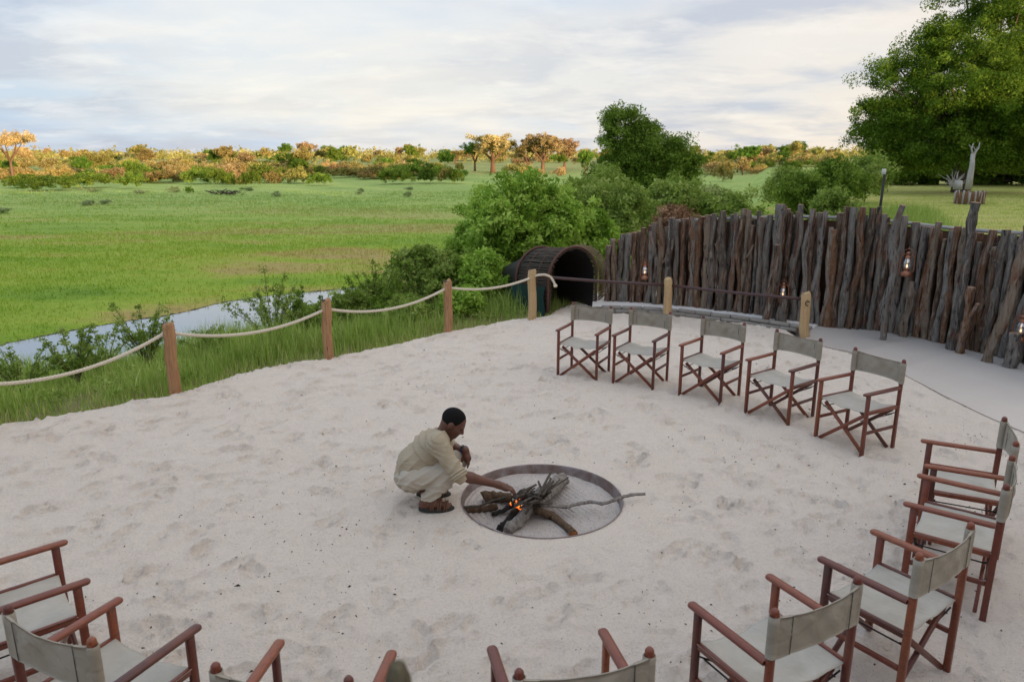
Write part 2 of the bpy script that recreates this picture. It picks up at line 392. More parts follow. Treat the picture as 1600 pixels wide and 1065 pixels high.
def m_palepost(t):
    o = t.tex(); g = t.noise(t.mapping(o, (16, 16, 1.1)), 2.2, 5, 0.65, 0.8); k = t.noise(o, 7, 3, 0.6); s = t.noise(t.mapping(o, (40, 40, 2.0)), 2, 4, 0.6)
    c = t.mix(t.ramp(g, [(0.4, 0), (0.7, 0.7)]), (0.52, 0.37, 0.20), (0.40, 0.23, 0.11)); c = t.mix(t.ramp(s, [(0.25, 0.7), (0.36, 0)]), c, (0.06, 0.035, 0.02)); c = t.mix(t.ramp(k, [(0.58, 0), (0.72, 0.45)]), c, (0.16, 0.09, 0.05))
    return pbr(t, c, 0.8, t.bump(t.math('ADD', g, s), 0.6, 0.006), spec=0.2)
M = dict(palepost=material('pale_post_wood', m_palepost),
 sand=material('sand', m_sand), path=material('path', m_path), ground=material('ground', m_ground), water=material('water', m_water),
 log=material('weathered_log', m_log), cut=material('cut_end', m_cut), chair=material('chair_wood', m_chairwood),
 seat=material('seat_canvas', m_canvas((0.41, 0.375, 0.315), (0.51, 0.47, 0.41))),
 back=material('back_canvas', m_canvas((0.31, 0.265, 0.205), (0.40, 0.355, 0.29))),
 post=material('post_wood', m_postwood), iron=material('iron', m_simple((0.05, 0.045, 0.045), 0.55, 0.6)),
 rail=material('rail_paint', m_simple((0.075, 0.032, 0.030), 0.45, 0.0, 0.5, 0.3, 9, 0.003)),
 rope=material('rope', m_simple((0.76, 0.67, 0.53), 0.9, 0, 0.1, 0.2, 40, 0.004)),
 brick=material('edging_stone', m_simple((0.36, 0.33, 0.295), 0.9, 0, 0.1, 0.35, 14, 0.008)),
 bark=material('bark', m_bark((0.06, 0.045, 0.035), (0.16, 0.125, 0.095))),
 barkred=material('bark_warm', m_bark((0.16, 0.08, 0.045), (0.30, 0.18, 0.11), 0.3)),
 dead=material('dead_wood', m_bark((0.30, 0.28, 0.26), (0.55, 0.53, 0.50), 0.6)),
 slat=material('woven_sticks', m_simple((0.095, 0.08, 0.062), 0.85, 0, 0.15, 0.4, 3)),
 straw=material('straw_sticks', m_simple((0.20, 0.15, 0.08), 0.85, 0, 0.15, 0.4, 3)),
 tarp=material('green_tarp', m_simple((0.012, 0.042, 0.038), 0.55, 0, 0.3, 0.2, 5)),
 hoop=material('hoop', m_simple((0.12, 0.052, 0.036), 0.6, 0, 0.3, 0.3, 12)),
 backing=material('backing_board', m_simple((0.12, 0.06, 0.035), 0.85, 0, 0.2, 0.4, 4)),
 cap=material('wall_cap', m_simple((0.46, 0.44, 0.41), 0.9, 0, 0.1, 0.3, 6)),
)
M['leaf_bright'] = leafmat('leaf_bright', (0.14, 0.26, 0.03), (0.30, 0.48, 0.06), (0.48, 0.64, 0.14))
M['leaf_mid'] = leafmat('leaf_mid', (0.13, 0.21, 0.035), (0.26, 0.36, 0.07), (0.42, 0.50, 0.15))
M['leaf_dark'] = leafmat('leaf_dark', (0.06, 0.115, 0.015), (0.14, 0.235, 0.03), (0.27, 0.38, 0.065))
M['leaf_grey'] = leafmat('leaf_grey', (0.17, 0.24, 0.06), (0.33, 0.41, 0.12), (0.50, 0.56, 0.24))
M['leaf_tree'] = leafmat('leaf_tree', (0.045, 0.095, 0.010), (0.105, 0.195, 0.020), (0.24, 0.34, 0.045))
M['leaf_far'] = leafmat('leaf_far', (0.21, 0.19, 0.05), (0.36, 0.31, 0.085), (0.54, 0.44, 0.15), 0.12, 0.06)
M['leaf_gold'] = leafmat('leaf_gold', (0.34, 0.235, 0.10), (0.51, 0.36, 0.155), (0.65, 0.48, 0.225), 0.12, 0.04)
M['leaf_farg'] = leafmat('leaf_farg', (0.08, 0.15, 0.02), (0.14, 0.235, 0.03), (0.24, 0.33, 0.05), 0.25, 0.04)
M['leaf_tuss'] = leafmat('leaf_tussock', (0.22, 0.28, 0.13), (0.34, 0.42, 0.18), (0.52, 0.55, 0.30), 0.25)
M['leaf_dry'] = leafmat('leaf_dry', (0.20, 0.10, 0.055), (0.34, 0.19, 0.11), (0.46, 0.29, 0.18), 0.1)
M['grass'] = leafmat('grass_blades', (0.16, 0.27, 0.045), (0.33, 0.46, 0.09), (0.62, 0.64, 0.25), 0.3)
M['grass2'] = material('meadow_blades', m_meadow_blade)
M['grassdry'] = leafmat('dry_blades', (0.20, 0.15, 0.06), (0.34, 0.27, 0.13), (0.5, 0.42, 0.25), 0.2)

# ------------------------------------------------------------------ terrain
edge_px = [(-420, 790), (0, 664), (140, 640), (275, 611), (400, 578), (514, 556), (640, 530), (700, 518), (790, 497), (850, 490)]
EDGE = [(-16.0, -30.0)] + [tuple(at(x, y)[:2]) for x, y in edge_px] + [(2.0, 14.9), (8.5, 28), (20, 56), (45, 110), (90, 200)]
far_px = [(-700, 690), (-300, 600), (0, 541), (35, 532), (100, 520), (175, 507), (255, 495), (310, 483), (350, 473), (425, 463), (500, 456), (565, 450)]
FARS = [(-60, -20)] + [tuple(at(x, y, -1.45)[:2]) for x, y in far_px] + [(-2.2, 26.0), (0.5, 27.0), (5, 36), (16, 60), (30, 100)]
near_px = [(-700, 800), (-300, 680), (-60, 606), (60, 585), (180, 566), (280, 551), (340, 540), (410, 522), (470, 503), (540, 478), (600, 462)]
NEAR = [(-40, -20)] + [tuple(at(x, y, -1.45)[:2]) for x, y in near_px] + [(0.5, 25.5), (7, 34), (18, 58), (32, 98)]
def terrain(x, y):
    x = np.asarray(x, float); y = np.asarray(y, float)
    de = sdist(EDGE, x, y)          # + on the river side
    dn = sdist(NEAR, x, y); df = sdist(FARS, x, y)
    n = fbm(x*0.25, y*0.25, 4, 3)
    wid = np.maximum(de - dn, 0.5)  # strip between terrace and water line
    q = np.clip(de/wid, 0, 1)
    bank = -0.10 - 1.35*(0.25*q + 0.75*q*q*(3-2*q)) + 0.10*n*np.clip(de, 0, 1)
    ch = -1.45 - 0.35*sstep(np.minimum(dn, -df), 0.0, 0.7) + 0.5*sstep(y, 25.0, 27.0)
    pl = -1.45 + 0.07*sstep(df, 0, 0.5) + 0.10*sstep(df, 1, 12) + 0.05*n*sstep(df, 0.3, 6)
    z = np.where(de < 0, -0.10, np.where(dn < 0, bank, np.where(df < 0, ch, pl)))
    # lawn behind the fence, slowly rising
    lawn = -0.10 + 0.35*sstep(y, 16, 60) + 0.03*n
    z = np.where((de < 0) & (y > 13), lawn, z)
    rise = sstep(y, 100, 330)*2.6
    z = z + rise + sstep(y, 90, 170)*0.35*fbm(x*0.03, y*0.03, 3, 9)
    far = sstep(np.hypot(x, y), 420, 3000)
    return z*(1-far) + far*2.0
u = np.linspace(-1, 1, 330)
gx = np.sinh(u*6.4)/math.sinh(6.4)*3000
v_ = np.linspace(0, 1, 430); gy = -60 + 90*v_ + np.sinh(v_*7.2)/math.sinh(7.2)*3000
X, Y = np.meshgrid(gx, gy, indexing='ij')
Z = terrain(X, Y); n0, n1_ = X.shape
i, j = np.meshgrid(np.arange(n0-1), np.arange(n1_-1), indexing='ij'); i = i.ravel(); j = j.ravel()
F = np.stack([i*n1_+j, (i+1)*n1_+j, (i+1)*n1_+j+1, i*n1_+j+1], 1)
tag(link('ground', smooth(mesh_np('ground', np.stack([X.ravel(), Y.ravel(), Z.ravel()], 1), F)), M['ground']), kind='structure')
P = [Vector((x, y, -1.45)) for x, y in NEAR]; Q = [Vector((x, y, -1.45)) for x, y in FARS]
def offs(L, d):
    out = []
    for k, (x, y) in enumerate(L):
        a = L[max(k-1, 0)]; b = L[min(k+1, len(L)-1)]; dx, dy = b[0]-a[0], b[1]-a[1]; l = math.hypot(dx, dy)
        out.append((x-dy/l*d, y+dx/l*d))
    return out
A = offs(NEAR, -0.8)[:-3]; B = offs(FARS, 0.8)[:-3]
mb = MB(); na = len(A); nb = len(B)
allp = [(x, y, -1.45) for x, y in A] + [(x, y, -1.45) for x, y in B[::-1]]
mb.add(allp, FN=[list(range(len(allp)))]); tag(mb.build('river_water', M['water']), kind='structure')

# sand terrace with footprints
PIT = Vector((0.243, 5.422, 0)); PR = 0.656
h = 0.029
xs = np.arange(-9.5, 8.6, h); ys = np.arange(1.0, 14.9, h)
X, Y = np.meshgrid(xs, ys, indexing='ij')
Z = 0.020*fbm(X*0.7, Y*0.7, 2, 1) + 0.010*fbm(X*2.3+0.4*Y, Y*3.4, 2, 5) + 0.0065*fbm(X*6, Y*9, 3, 8)
ridge = 1-np.abs(fbm(X*2.2+0.7*Y, Y*4.2, 3, 21)); Z += 0.012*np.clip(ridge, 0, 1)**4
for k in range(6000):
    cx = rng.uniform(-9, 8); cy = rng.uniform(1.3, 14); a = rng.uniform(0, math.pi)*0.5 + rng.choice([0, 0.4, 1.9]); L = rng.uniform(0.05, 0.12); W = L*rng.uniform(0.36, 0.58); D = L*rng.uniform(0.09, 0.25)
    i0 = int((cx-0.4-xs[0])/h); i1 = i0+int(0.8/h); j0 = int((cy-0.4-ys[0])/h); j1 = j0+int(0.8/h)
    i0, j0 = max(i0, 0), max(j0, 0)
    xx = X[i0:i1, j0:j1]-cx; yy = Y[i0:i1, j0:j1]-cy
    p = (xx*math.cos(a)+yy*math.sin(a))/L; q = (-xx*math.sin(a)+yy*math.cos(a))/W; r = np.sqrt(p*p+q*q)
    Z[i0:i1, j0:j1] += -D*(1-sstep(r, 0.70, 1.08)) + D*0.75*np.exp(-((r-1.22)/0.16)**2)
rp = np.hypot(X-PIT.x, Y-PIT.y)
Z = Z*sstep(rp, 0.62, 0.95) + 0.012*(1-sstep(rp, 0.66, 0.9))
Z = np.where(rp < PR-0.03, -1.0, Z)
sn = (rp >= PR-0.03) & (rp < PR+0.010)
X0, Y0 = X.copy(), Y.copy(); kf = np.where(sn, (PR-0.003)/np.maximum(rp, 1e-6), 1.0); X = PIT.x+(X-PIT.x)*kf; Y = PIT.y+(Y-PIT.y)*kf; Z = np.where(sn, 0.012, Z)
pe0 = [at(x, y, 0.03) for x, y in [(1262, 534), (1270, 536), (1285, 540), (1325, 549), (1400, 577), (1425, 590), (1475, 617), (1550, 652), (1600, 674), (1800, 745)]]
dp = sdist([(p.x, p.y) for p in pe0], X, Y); dp = np.where(X < pe0[0].x, np.minimum(dp, (X-pe0[0].x)), dp)
Z = np.where(dp > 0, np.minimum(Z, 0.012) - 0.10*sstep(dp, 0.04, 0.3), np.where(dp > -0.25, Z + (0.018-Z)*sstep(dp, -0.25, -0.02), Z))
de = sdist(EDGE, X, Y) + 0.07*fbm(X*0.9, Y*0.9, 3, 4)
Z -= 0.22*sstep(de, -0.12, 0.35) + 0.8*sstep(de, 0.3, 1.5)
n0, n1_ = X.shape
def sand_z(x, y):
    a = min(max(int((x-xs[0])/h), 0), n0-1); b = min(max(int((y-ys[0])/h), 0), n1_-1); return float(Z[a, b])
i, j = np.meshgrid(np.arange(n0-1), np.arange(n1_-1), indexing='ij'); i = i.ravel(); j = j.ravel()
F = np.stack([i*n1_+j, (i+1)*n1_+j, (i+1)*n1_+j+1, i*n1_+j+1], 1)
cen = de[i, j]; F = F[cen < 1.4]
tag(link('sand_terrace', smooth(mesh_np('sand_terrace', np.stack([X.ravel(), Y.ravel(), Z.ravel()], 1), F)), M['sand']), kind='structure')
mb = MB(); mb.box((0, -12, -0.12), (0, 1.05, -0.12), 30, 0.2); tag(mb.build('ground_under_lodge', M['sand']), kind='structure')

# path between the chairs and the stockade
pe = [(1262, 534), (1270, 536), (1285, 540), (1325, 549), (1400, 577), (1425, 590), (1475, 617), (1550, 652), (1600, 674), (1800, 745)]
pe = [at(x, y, 0.03) for x, y in pe]
fine = []
for a, b in zip(pe[:-1], pe[1:]):
    for k in range(10):
        q = a.lerp(b, k/10); nn = Vector((-(b-a).y, (b-a).x, 0)).normalized(); q = q + nn*0.035*float(vnoise(np.array([q.x*2.3]), np.array([q.y*2.3]), 3)[0]); fine.append(q)
back = [Vector((11, 6, 0.03)), Vector((12, 14, 0.03)), Vector((4.5, 14.5, 0.03)), at(1255, 518, 0.03)]
top = [tuple(p) for p in fine] + [tuple(p) for p in back]; kk = len(top)
bot = [(p[0], p[1], -0.1) for p in top]
mb = MB(); mb.add(top+bot, F4=[[a, (a+1) % kk, kk+(a+1) % kk, kk+a] for a in range(kk)], FN=[list(range(kk))])
tag(mb.build('path', M['path']), kind='structure')

# ------------------------------------------------------------------ stockade of upright logs
base_px = [(938, 478), (1000, 481), (1070, 487), (1160, 498), (1230, 507), (1300, 514), (1365, 518), (1425, 528), (1500, 545), (1560, 560), (1600, 571), (1700, 602), (1800, 640)]
bw = [at(x, y) for x, y in base_px]
top_px = [(925, 371), (945, 374), (957, 373), (972, 362), (995, 357), (1008, 352), (1025, 342), (1037, 340), (1055, 343), (1072, 341), (1100, 332), (1120, 334), (1135, 328), (1150, 323), (1170, 331), (1187, 336), (1205, 319), (1225, 328), (1240, 320), (1257, 327), (1280, 330), (1310, 325), (1330, 323), (1345, 326), (1360, 328), (1372, 339), (1387, 336), (1410, 350), (1422, 350), (1442, 349), (1455, 357), (1475, 352), (1507, 358), (1540, 360), (1555, 362), (1575, 355), (1595, 364), (1650, 372), (1800, 400)]
sl = [0]
for a, b in zip(bw[:-1], bw[1:]): sl.append(sl[-1]+(b-a).length)
def fence_pt(s):
    for k in range(len(bw)-1):
        if s <= sl[k+1]: 
            q = (s-sl[k])/(sl[k+1]-sl[k]); return bw[k].lerp(bw[k+1], q), (bw[k+1]-bw[k]).normalized(), base_px[k][0]*(1-q)+base_px[k+1][0]*q
    return bw[-1], (bw[-1]-bw[-2]).normalized(), base_px[-1][0]
def topy(px): return float(np.interp(px, [a for a, b in top_px], [b for a, b in top_px]))
fence = empty('log_stockade', (bw[0].x, bw[0].y, 0), label='tall curving stockade of gnarled upright logs behind the chairs', cat='fence')
def log_mesh(Hh, r, lean, crook, seed, flare=1.06, taper=0.88, fork=False):
    rg = np.random.default_rng(seed); n = 18; k = 12
    zz = np.linspace(0, 1, n)
    ph = rg.uniform(0, 6.28, 4); 
    px_ = lean[0]*zz + crook*(np.sin(zz*rg.uniform(4, 8)+ph[0])-math.sin(ph[0]))*0.6 + crook*0.4*np.sin(zz*13+ph[2])
    py_ = lean[1]*zz + crook*0.5*np.sin(zz*rg.uniform(3, 6)+ph[1])
    P = np.stack([px_, py_, -0.15 + zz*(Hh+0.15)], 1)
    rad = r*(flare + (taper-flare)*zz)*(1+0.12*np.sin(zz*rg.uniform(8, 16)+ph[3])) * (1 + 0.07*rg.standard_normal(n))
    kn = rg.uniform(0.15, 0.9, 2)
    for q in kn: rad *= 1+0.22*np.exp(-((zz-q)/0.05)**2)
    ang = np.arange(k)*2*math.pi/k
    lob = 1 + 0.10*np.cos(2*ang+rg.uniform(0, 6)) + 0.09*np.cos(3*ang+rg.uniform(0, 6)) + 0.06*np.cos(5*ang+rg.uniform(0, 6))
    jit = lob[None, :]*(1+0.06*rg.standard_normal((n, k)))
    mb = MB(); mb.tube(P, rad, k, True, jit)
    if fork:
        q = int(n*rg.uniform(0.45, 0.7)); b = P[q]; d = rg.choice([-1, 1])*rg.uniform(0.10, 0.18)
        mb.tube([b, b+[d*0.5, -0.04, 0.10], b+[d, -0.05, 0.26]], [r*0.55, r*0.5, r*0.42], 8, True)
    me = mb.mesh('log', True); return me, P[-1], rad[-1]
S0 = 0.06; s = S0; cnt = 0; total = sl[-1]-0.3
LOGS = []
while s < total:
    r = rng.uniform(0.036, 0.062); p, d, px = fence_pt(s+r)
    Hh = topz(p.x, p.y, topy(px)) * rng.uniform(0.965, 1.02)
    if rng.random() < 0.10: Hh *= rng.uniform(0.86, 0.94)
    lean = (rng.normal(0, 0.028), rng.normal(0, 0.02)); crook = abs(rng.normal(0, 0.022))+0.008
    LOGS.append((p.x, p.y, d, Hh, r, lean, crook, rng.random() < 0.10, 0.0)); s += 2*r*rng.uniform(0.96, 1.16)
# a second, less regular row standing just behind, and the marked ones
s = 0.1
while s < total:
    r = rng.uniform(0.05, 0.075); p, d, px = fence_pt(s+r); nrm_ = Vector((-d.y, d.x, 0))
    Hh = topz(p.x, p.y, topy(px)) * rng.uniform(0.90, 1.00)
    LOGS.append((p.x+nrm_.x*0.13, p.y+nrm_.y*0.13, d, Hh, r, (rng.normal(0, 0.03), 0), 0.02, False, 0.0)); s += 2*r*rng.uniform(1.05, 1.7)
def special(bx, by, ty, r, lean_px, off, crook=0.02, fork=False):
    q = at(bx, by); b = min(range(len(bw)-1), key=lambda k: abs(base_px[k][0]+base_px[k+1][0]-2*bx)); d = (bw[b+1]-bw[b]).normalized()
    n_ = Vector((-d.y, d.x, 0)); x, y = q.x-n_.x*off, q.y-n_.y*off
    LOGS.append((x, y, d, topz(x, y, ty), r, (lean_px*q.length/FPX, 0), crook, fork, 0.0))
special(1486, 548, 316, 0.062, 4, 0.02)
special(1205, 506, 319, 0.070, -2, 0.03)
special(1200, 507, 382, 0.058, 6, 0.13)
special(1378, 530, 320, 0.055, 12, 0.10, 0.10)
special(1545, 566, 360, 0.058, 30, 0.10, 0.04)
special(1508, 553, 448, 0.060, 3, 0.12, 0.02, True)
special(1310, 514, 324, 0.060, 2, 0.04)
special(1592, 576, 520, 0.072, 0, 0.16)
special(1415, 527, 440, 0.055, 2, 0.10)
special(1222, 508, 462, 0.06, 2, 0.10)
for k, (x, y, d, Hh, r, lean, crook, fork, _) in enumerate(LOGS):
    me, tp, tr = log_mesh(Hh, r, lean, crook, 100+k, fork=fork)
    me.materials.append(M['log']); me.materials.append(M['cut'])
    # cut faces: every n-gon cap
    tot = np.zeros(len(me.polygons), np.int32); me.polygons.foreach_get('loop_total', tot)
    me.polygons.foreach_set('material_index', (tot > 4).astype(np.int32)); me.polygons.foreach_set('use_smooth', tot <= 4)
    o = link('log', me, None, fence); o.location = (x-bw[0].x, y-bw[0].y, 0); o.rotation_euler = (0, 0, math.atan2(d.y, d.x))
# plain wall behind the logs with its pale coping
wb = MB(); wc = MB(); s = 1.2; prev = None
while s < total:
    p, d, px = fence_pt(s); n_ = Vector((-d.y, d.x, 0)); q = p + n_*0.30
    hz = topz(q.x, q.y, float(np.interp(px, [1040, 1200, 1330, 1450, 1600, 1800], [345, 338, 341, 358, 368, 400])))
    cur = (q, hz)
    if prev:
        a, ha = prev; b, hb = cur; wb.box((a.x, a.y, ha/2-0.1), (b.x, b.y, hb/2-0.1), 0.05, (ha+hb)/2+0.1)
        wc.box((a.x, a.y, ha), (b.x, b.y, hb), 0.10, 0.045)
    prev = cur; s += 0.5
wall = empty('backing_wall', (bw[0].x, bw[0].y, 0), label='low brown wall with pale coping standing hidden behind the log stockade', cat='wall')
o = wb.build('wall_board', M['backing'], wall); o.location = (-bw[0].x, -bw[0].y, 0)
o = wc.build('coping', M['cap'], wall); o.location = (-bw[0].x, -bw[0].y, 0)

# stone edging, two courses, and its gravel strip
edging = empty('stone_edging', tuple(at(935, 486)), label='low edging of two courses of grey stones in front of the stockade foot', cat='kerb')
ea = [at(925, 487), at(1000, 489), at(1070, 494), at(1150, 504), at(1215, 514), at(1262, 521)]
base = edging.location
def poly_pt(L, s):
    for a, b in zip(L[:-1], L[1:]):
        l = (b-a).length
        if s <= l: return a.lerp(b, s/l), (b-a).normalized()
        s -= l
    return L[-1], (L[-1]-L[-2]).normalized()
EL = sum((b-a).length for a, b in zip(ea[:-1], ea[1:]))
bmesh_ = []
for k in range(4):
    q = MB(); L = 0.26+0.03*k; q.box((-L/2, 0, 0), (L/2, 0, 0), 0.10, 0.050, bev=0.004); bmesh_.append((q.mesh('stone'), L)); bmesh_[-1][0].materials.append(M['brick'])
for row in range(2):
    s = 0.05+0.12*row
    while s < EL-0.2:
        me, L = bmesh_[rng.integers(4)]; p, d = poly_pt(ea, s+L/2)
        n_ = Vector((-d.y, d.x, 0)); p = p + n_*(0.025*row + rng.normal(0, 0.004))
        o = link('stone', me, None, edging); o.location = (p.x-base.x, p.y-base.y, 0.032+row*0.058+rng.normal(0, 0.003)-base.z)
        o.rotation_euler = (0, rng.normal(0, 0.01), math.atan2(d.y, d.x)+rng.normal(0, 0.015)); s += L+0.012
gs = MB(); pa = []; 
for k in range(30):
    p, d = poly_pt(ea, EL*k/29); n_ = Vector((-d.y, d.x, 0)); pa.append((p+n_*0.05, p+n_*1.3))
V = []; 
for a, b in pa:
    for q in range(6): c = a.lerp(b, q/5); V.append((c.x, c.y, 0.085*min(1, (31-len(V)//6)/7)+0.012*float(vnoise(np.array([c.x*5]), np.array([c.y*5]))[0])+0.02*(q > 0)))
gs.add(V, F4=[[k*6+q, (k+1)*6+q, (k+1)*6+q+1, k*6+q+1] for k in range(29) for q in range(5)])
tag(gs.build('raised_ground', M['path']), kind='structure')

# ------------------------------------------------------------------ posts, rope, rail
def post_mesh(Hh, r, seed):
    rg = np.random.default_rng(seed); z = [-0.2, 0.0, 0.25*Hh, 0.5*Hh, 0.75*Hh, Hh-0.012, Hh]; n = len(z)
    P = np.stack([0.006*rg.standard_normal(n), 0.006*rg.standard_normal(n), z], 1)
    rad = np.array([r, r, r, r*0.99, r*0.98, r*0.97, r*0.85]); k = 18; a = np.arange(k)*2*math.pi/k
    jit = (1+0.03*np.cos(2*a+rg.uniform(0, 6))+0.02*np.cos(3*a))[None, :]*np.ones((n, k))
    return MB().tube(P, rad, k, True, jit).mesh('wooden_post', True)
posts = {}
pdef = [('P0', None, 0.80, 'wooden rope post just outside the left edge of the terrace'),
 ('P1', (273, 611), 0.82, 'leftmost leaning wooden post holding the rope beside the reedy bank'),
 ('P2', (514, 557), 0.80, 'wooden rope post at the middle of the sand edge, cracked near its foot'),
 ('P3', (701, 519), 0.82, 'wooden rope post in front of the dense green shrub, nearest left of the tunnel'),
 ('P4', (831, 498), 0.84, 'wooden post at the woven tunnel where rope and iron rail meet'),
 ('P5', (1043, 500), 0.70, 'pale wooden post behind the second chair carrying the middle of the rail'),
 ('P6', (1257, 528), 0.70, 'pale wooden post with a hook at the right end of the iron rail')]
for k, (nm, pp, Hh, lab) in enumerate(pdef):
    b = at(*pp) if pp else None
    posts[nm] = [b, Hh, lab, k]
posts['P0'][0] = posts['P1'][0] - (posts['P2'][0]-posts['P1'][0])
for nm, (b, Hh, lab, k) in posts.items():
    root = empty('wooden_post', (b.x, b.y, 0), label=lab, cat='post', group='wooden posts of the rope and rail fence')
    me = post_mesh(Hh, 0.070, k); o = link('shaft', me, M['palepost'] if nm in ('P4', 'P5', 'P6') else M['post'], root)
    root.rotation_euler = (0, R_({'P1': 1.0, 'P5': -2.5, 'P6': -4.5}.get(nm, 0)), 0)
    mb = MB(); mb.lathe([(0.0, 0), (0.060, 0), (0.0605, 0.004), (0.0, 0.004)], 16, (0, 0, Hh-0.001)); mb.build('cut_top', M['cut'] if nm in ('P4', 'P5', 'P6') else M['bark'], root)
    if nm == 'P6':
        hk = MB(); a = np.linspace(0.3, 5.2, 14)
        hk.tube([(0.03*math.cos(q), -0.088, Hh-0.14+0.035*math.sin(q)) for q in a], 0.007, 6); hk.tube([(0, -0.06, Hh-0.10), (0, -0.092, Hh-0.10)], 0.007, 6)
        hk.build('hook', M['iron'], root)
    if nm == 'P2':
        ck = MB(); ck.tube([(0.0, -0.069, 0.08), (0.004, -0.0705, 0.14), (-0.002, -0.069, 0.20)], [0.002, 0.006, 0.002], 6); ck.build('crack', M['iron'], root)
def rope_pts(a, b, sag, n=70):
    q = np.linspace(0, 1, n)[:, None]; a = np.array(a); b = np.array(b)
    P = a*(1-q)+b*q; P[:, 2] -= sag*4*(q[:, 0]*(1-q[:, 0])); return P
def top_of(nm, dz=0.10): b, Hh = posts[nm][:2]; return (b.x, b.y, Hh-dz)
p0 = np.array(top_of('P0', 0.22)); p1 = np.array(top_of('P1', 0.10)); p1[0] -= 0.02
path = np.concatenate([rope_pts(p0, p1, 0.20), rope_pts(p1, top_of('P2', 0.12), 0.17)[1:], rope_pts(top_of('P2', 0.12), top_of('P3', 0.10), 0.17)[1:], rope_pts(top_of('P3', 0.10), top_of('P4', 0.12), 0.10, 60)[1:]])
e = np.array(top_of('P4', 0.12))
tail = np.array([e+[0.10, -0.05, 0.045], e+[0.22, -0.07, 0.055], e+[0.31, -0.08, 0.02], e+[0.36, -0.08, -0.06], e+[0.385, -0.08, -0.12]])
tt = []; ctrl = np.concatenate([[e], tail])
for k in range(len(ctrl)-1):
    for q in np.linspace(0, 1, 8, endpoint=False): tt.append(ctrl[k]*(1-q)+ctrl[k+1]*q)
tt = np.array(tt); 
for _ in range(3): tt[1:-1] = (tt[:-2]+2*tt[1:-1]+tt[2:])/4
path = np.concatenate([path, tt[1:]])
seg = np.linalg.norm(np.diff(path, axis=0), axis=1); cs = np.concatenate([[0], np.cumsum(seg)])
nst = int(cs[-1]/0.014); sg_ = np.linspace(0, cs[-1], nst)
C3 = np.stack([np.interp(sg_, cs, path[:, q]) for q in range(3)], 1)
T = np.gradient(C3, axis=0); T /= np.linalg.norm(T, axis=1)[:, None]
U = np.cross(T, [0, 0, 1.0]); U /= np.linalg.norm(U, axis=1)[:, None]; W = np.cross(U, T)
mb = MB()
for k in range(3):
    ph = sg_/0.105*2*math.pi + k*2.094
    mb.tube(C3 + (U*np.cos(ph)[:, None]+W*np.sin(ph)[:, None])*0.0105, 0.0112, 6)
mb.tube([C3[-1]-T[-1]*0.01, C3[-1]+T[-1]*0.01, C3[-1]+T[-1]*0.035, C3[-1]+T[-1]*0.05], [0.02, 0.033, 0.033, 0.012], 10)
tag(mb.build('rope', M['rope'], sm=True), 'thick twisted cream rope slung between the wooden posts, its end hanging at the tunnel', 'rope')
for a, b, lab in (('P4', 'P5', 'dark maroon iron rail crossing in front of the woven tunnel'), ('P5', 'P6', 'dark maroon iron rail behind the third chair, right span')):
    A_ = Vector(top_of(a, 0.10 if a == 'P4' else 0.10)); B_ = Vector(top_of(b, 0.10)); A_.z -= 0.0
    mid = (A_+B_)/2; mid.z -= 0.012
    mb = MB(); d = (B_-A_).normalized(); mb.tube([A_-d*(-0.02), A_.lerp(mid, 0.5), mid, mid.lerp(B_, 0.5), B_-d*0.02], 0.024, 12)
    tag(mb.build('iron_rail', M['rail'], sm=True), lab, 'rail', 'iron rails between the pale posts')

# ------------------------------------------------------------------ woven tunnel
def arch(w, hh, n=40):
    """outline of the hoop: straight sides then a half round"""
    r = w/2; sd_ = hh-r; pts = [(-r, 0.0), (-r, sd_*0.5)]
    pts += [(r*math.cos(a), sd_+r*math.sin(a)) for a in np.linspace(math.pi, 0, n)]
    pts += [(r, sd_*0.5), (r, 0.0)]; return pts
fc = (at(851, 488)+at(936, 480))/2
tunnel = empty('woven_tunnel', tuple(fc), label='barrel shaped tunnel of woven sticks on hoops at the end of the rope fence', cat='tunnel')
ax = Vector((-0.56, 0.83, 0)).normalized(); axr = Vector((ax.y, -ax.x, 0))
TW, THH, TL = 1.10, 1.14, 1.0
def tp(u_, z, s_): 
    q = axr*u_ + ax*s_; return (q.x, q.y, z)
def curve_len_pts(w, hh, step):
    P = np.array(arch(w, hh, 60)); l = np.concatenate([[0], np.cumsum(np.linalg.norm(np.diff(P, axis=0), axis=1))])
    q = np.arange(0, l[-1], step); return np.stack([np.interp(q, l, P[:, 0]), np.interp(q, l, P[:, 1])], 1)
mb = MB()
for k, (u_, z) in enumerate(curve_len_pts(TW-0.05, THH-0.03, 0.024)):
    z0 = z; a = rng.normal(0, 0.006); b = rng.normal(0, 0.006)
    e0 = -rng.uniform(0.0, 0.05); e1 = TL+rng.uniform(0, 0.06)
    dz = -0.10
    P = [tp(u_*(1+a), z0+a, e0), tp(u_*(1+b*0.5), z0+b+dz*0.3, TL*0.35), tp(u_, z0+a+dz*0.65, TL*0.7), tp(u_*(1+b), z0+b+dz, e1)]
    mb.tube(P, rng.uniform(0.008, 0.0135), 5)
o = mb.build('woven_sticks', M['slat'], tunnel); o['kind'] = 'stuff'
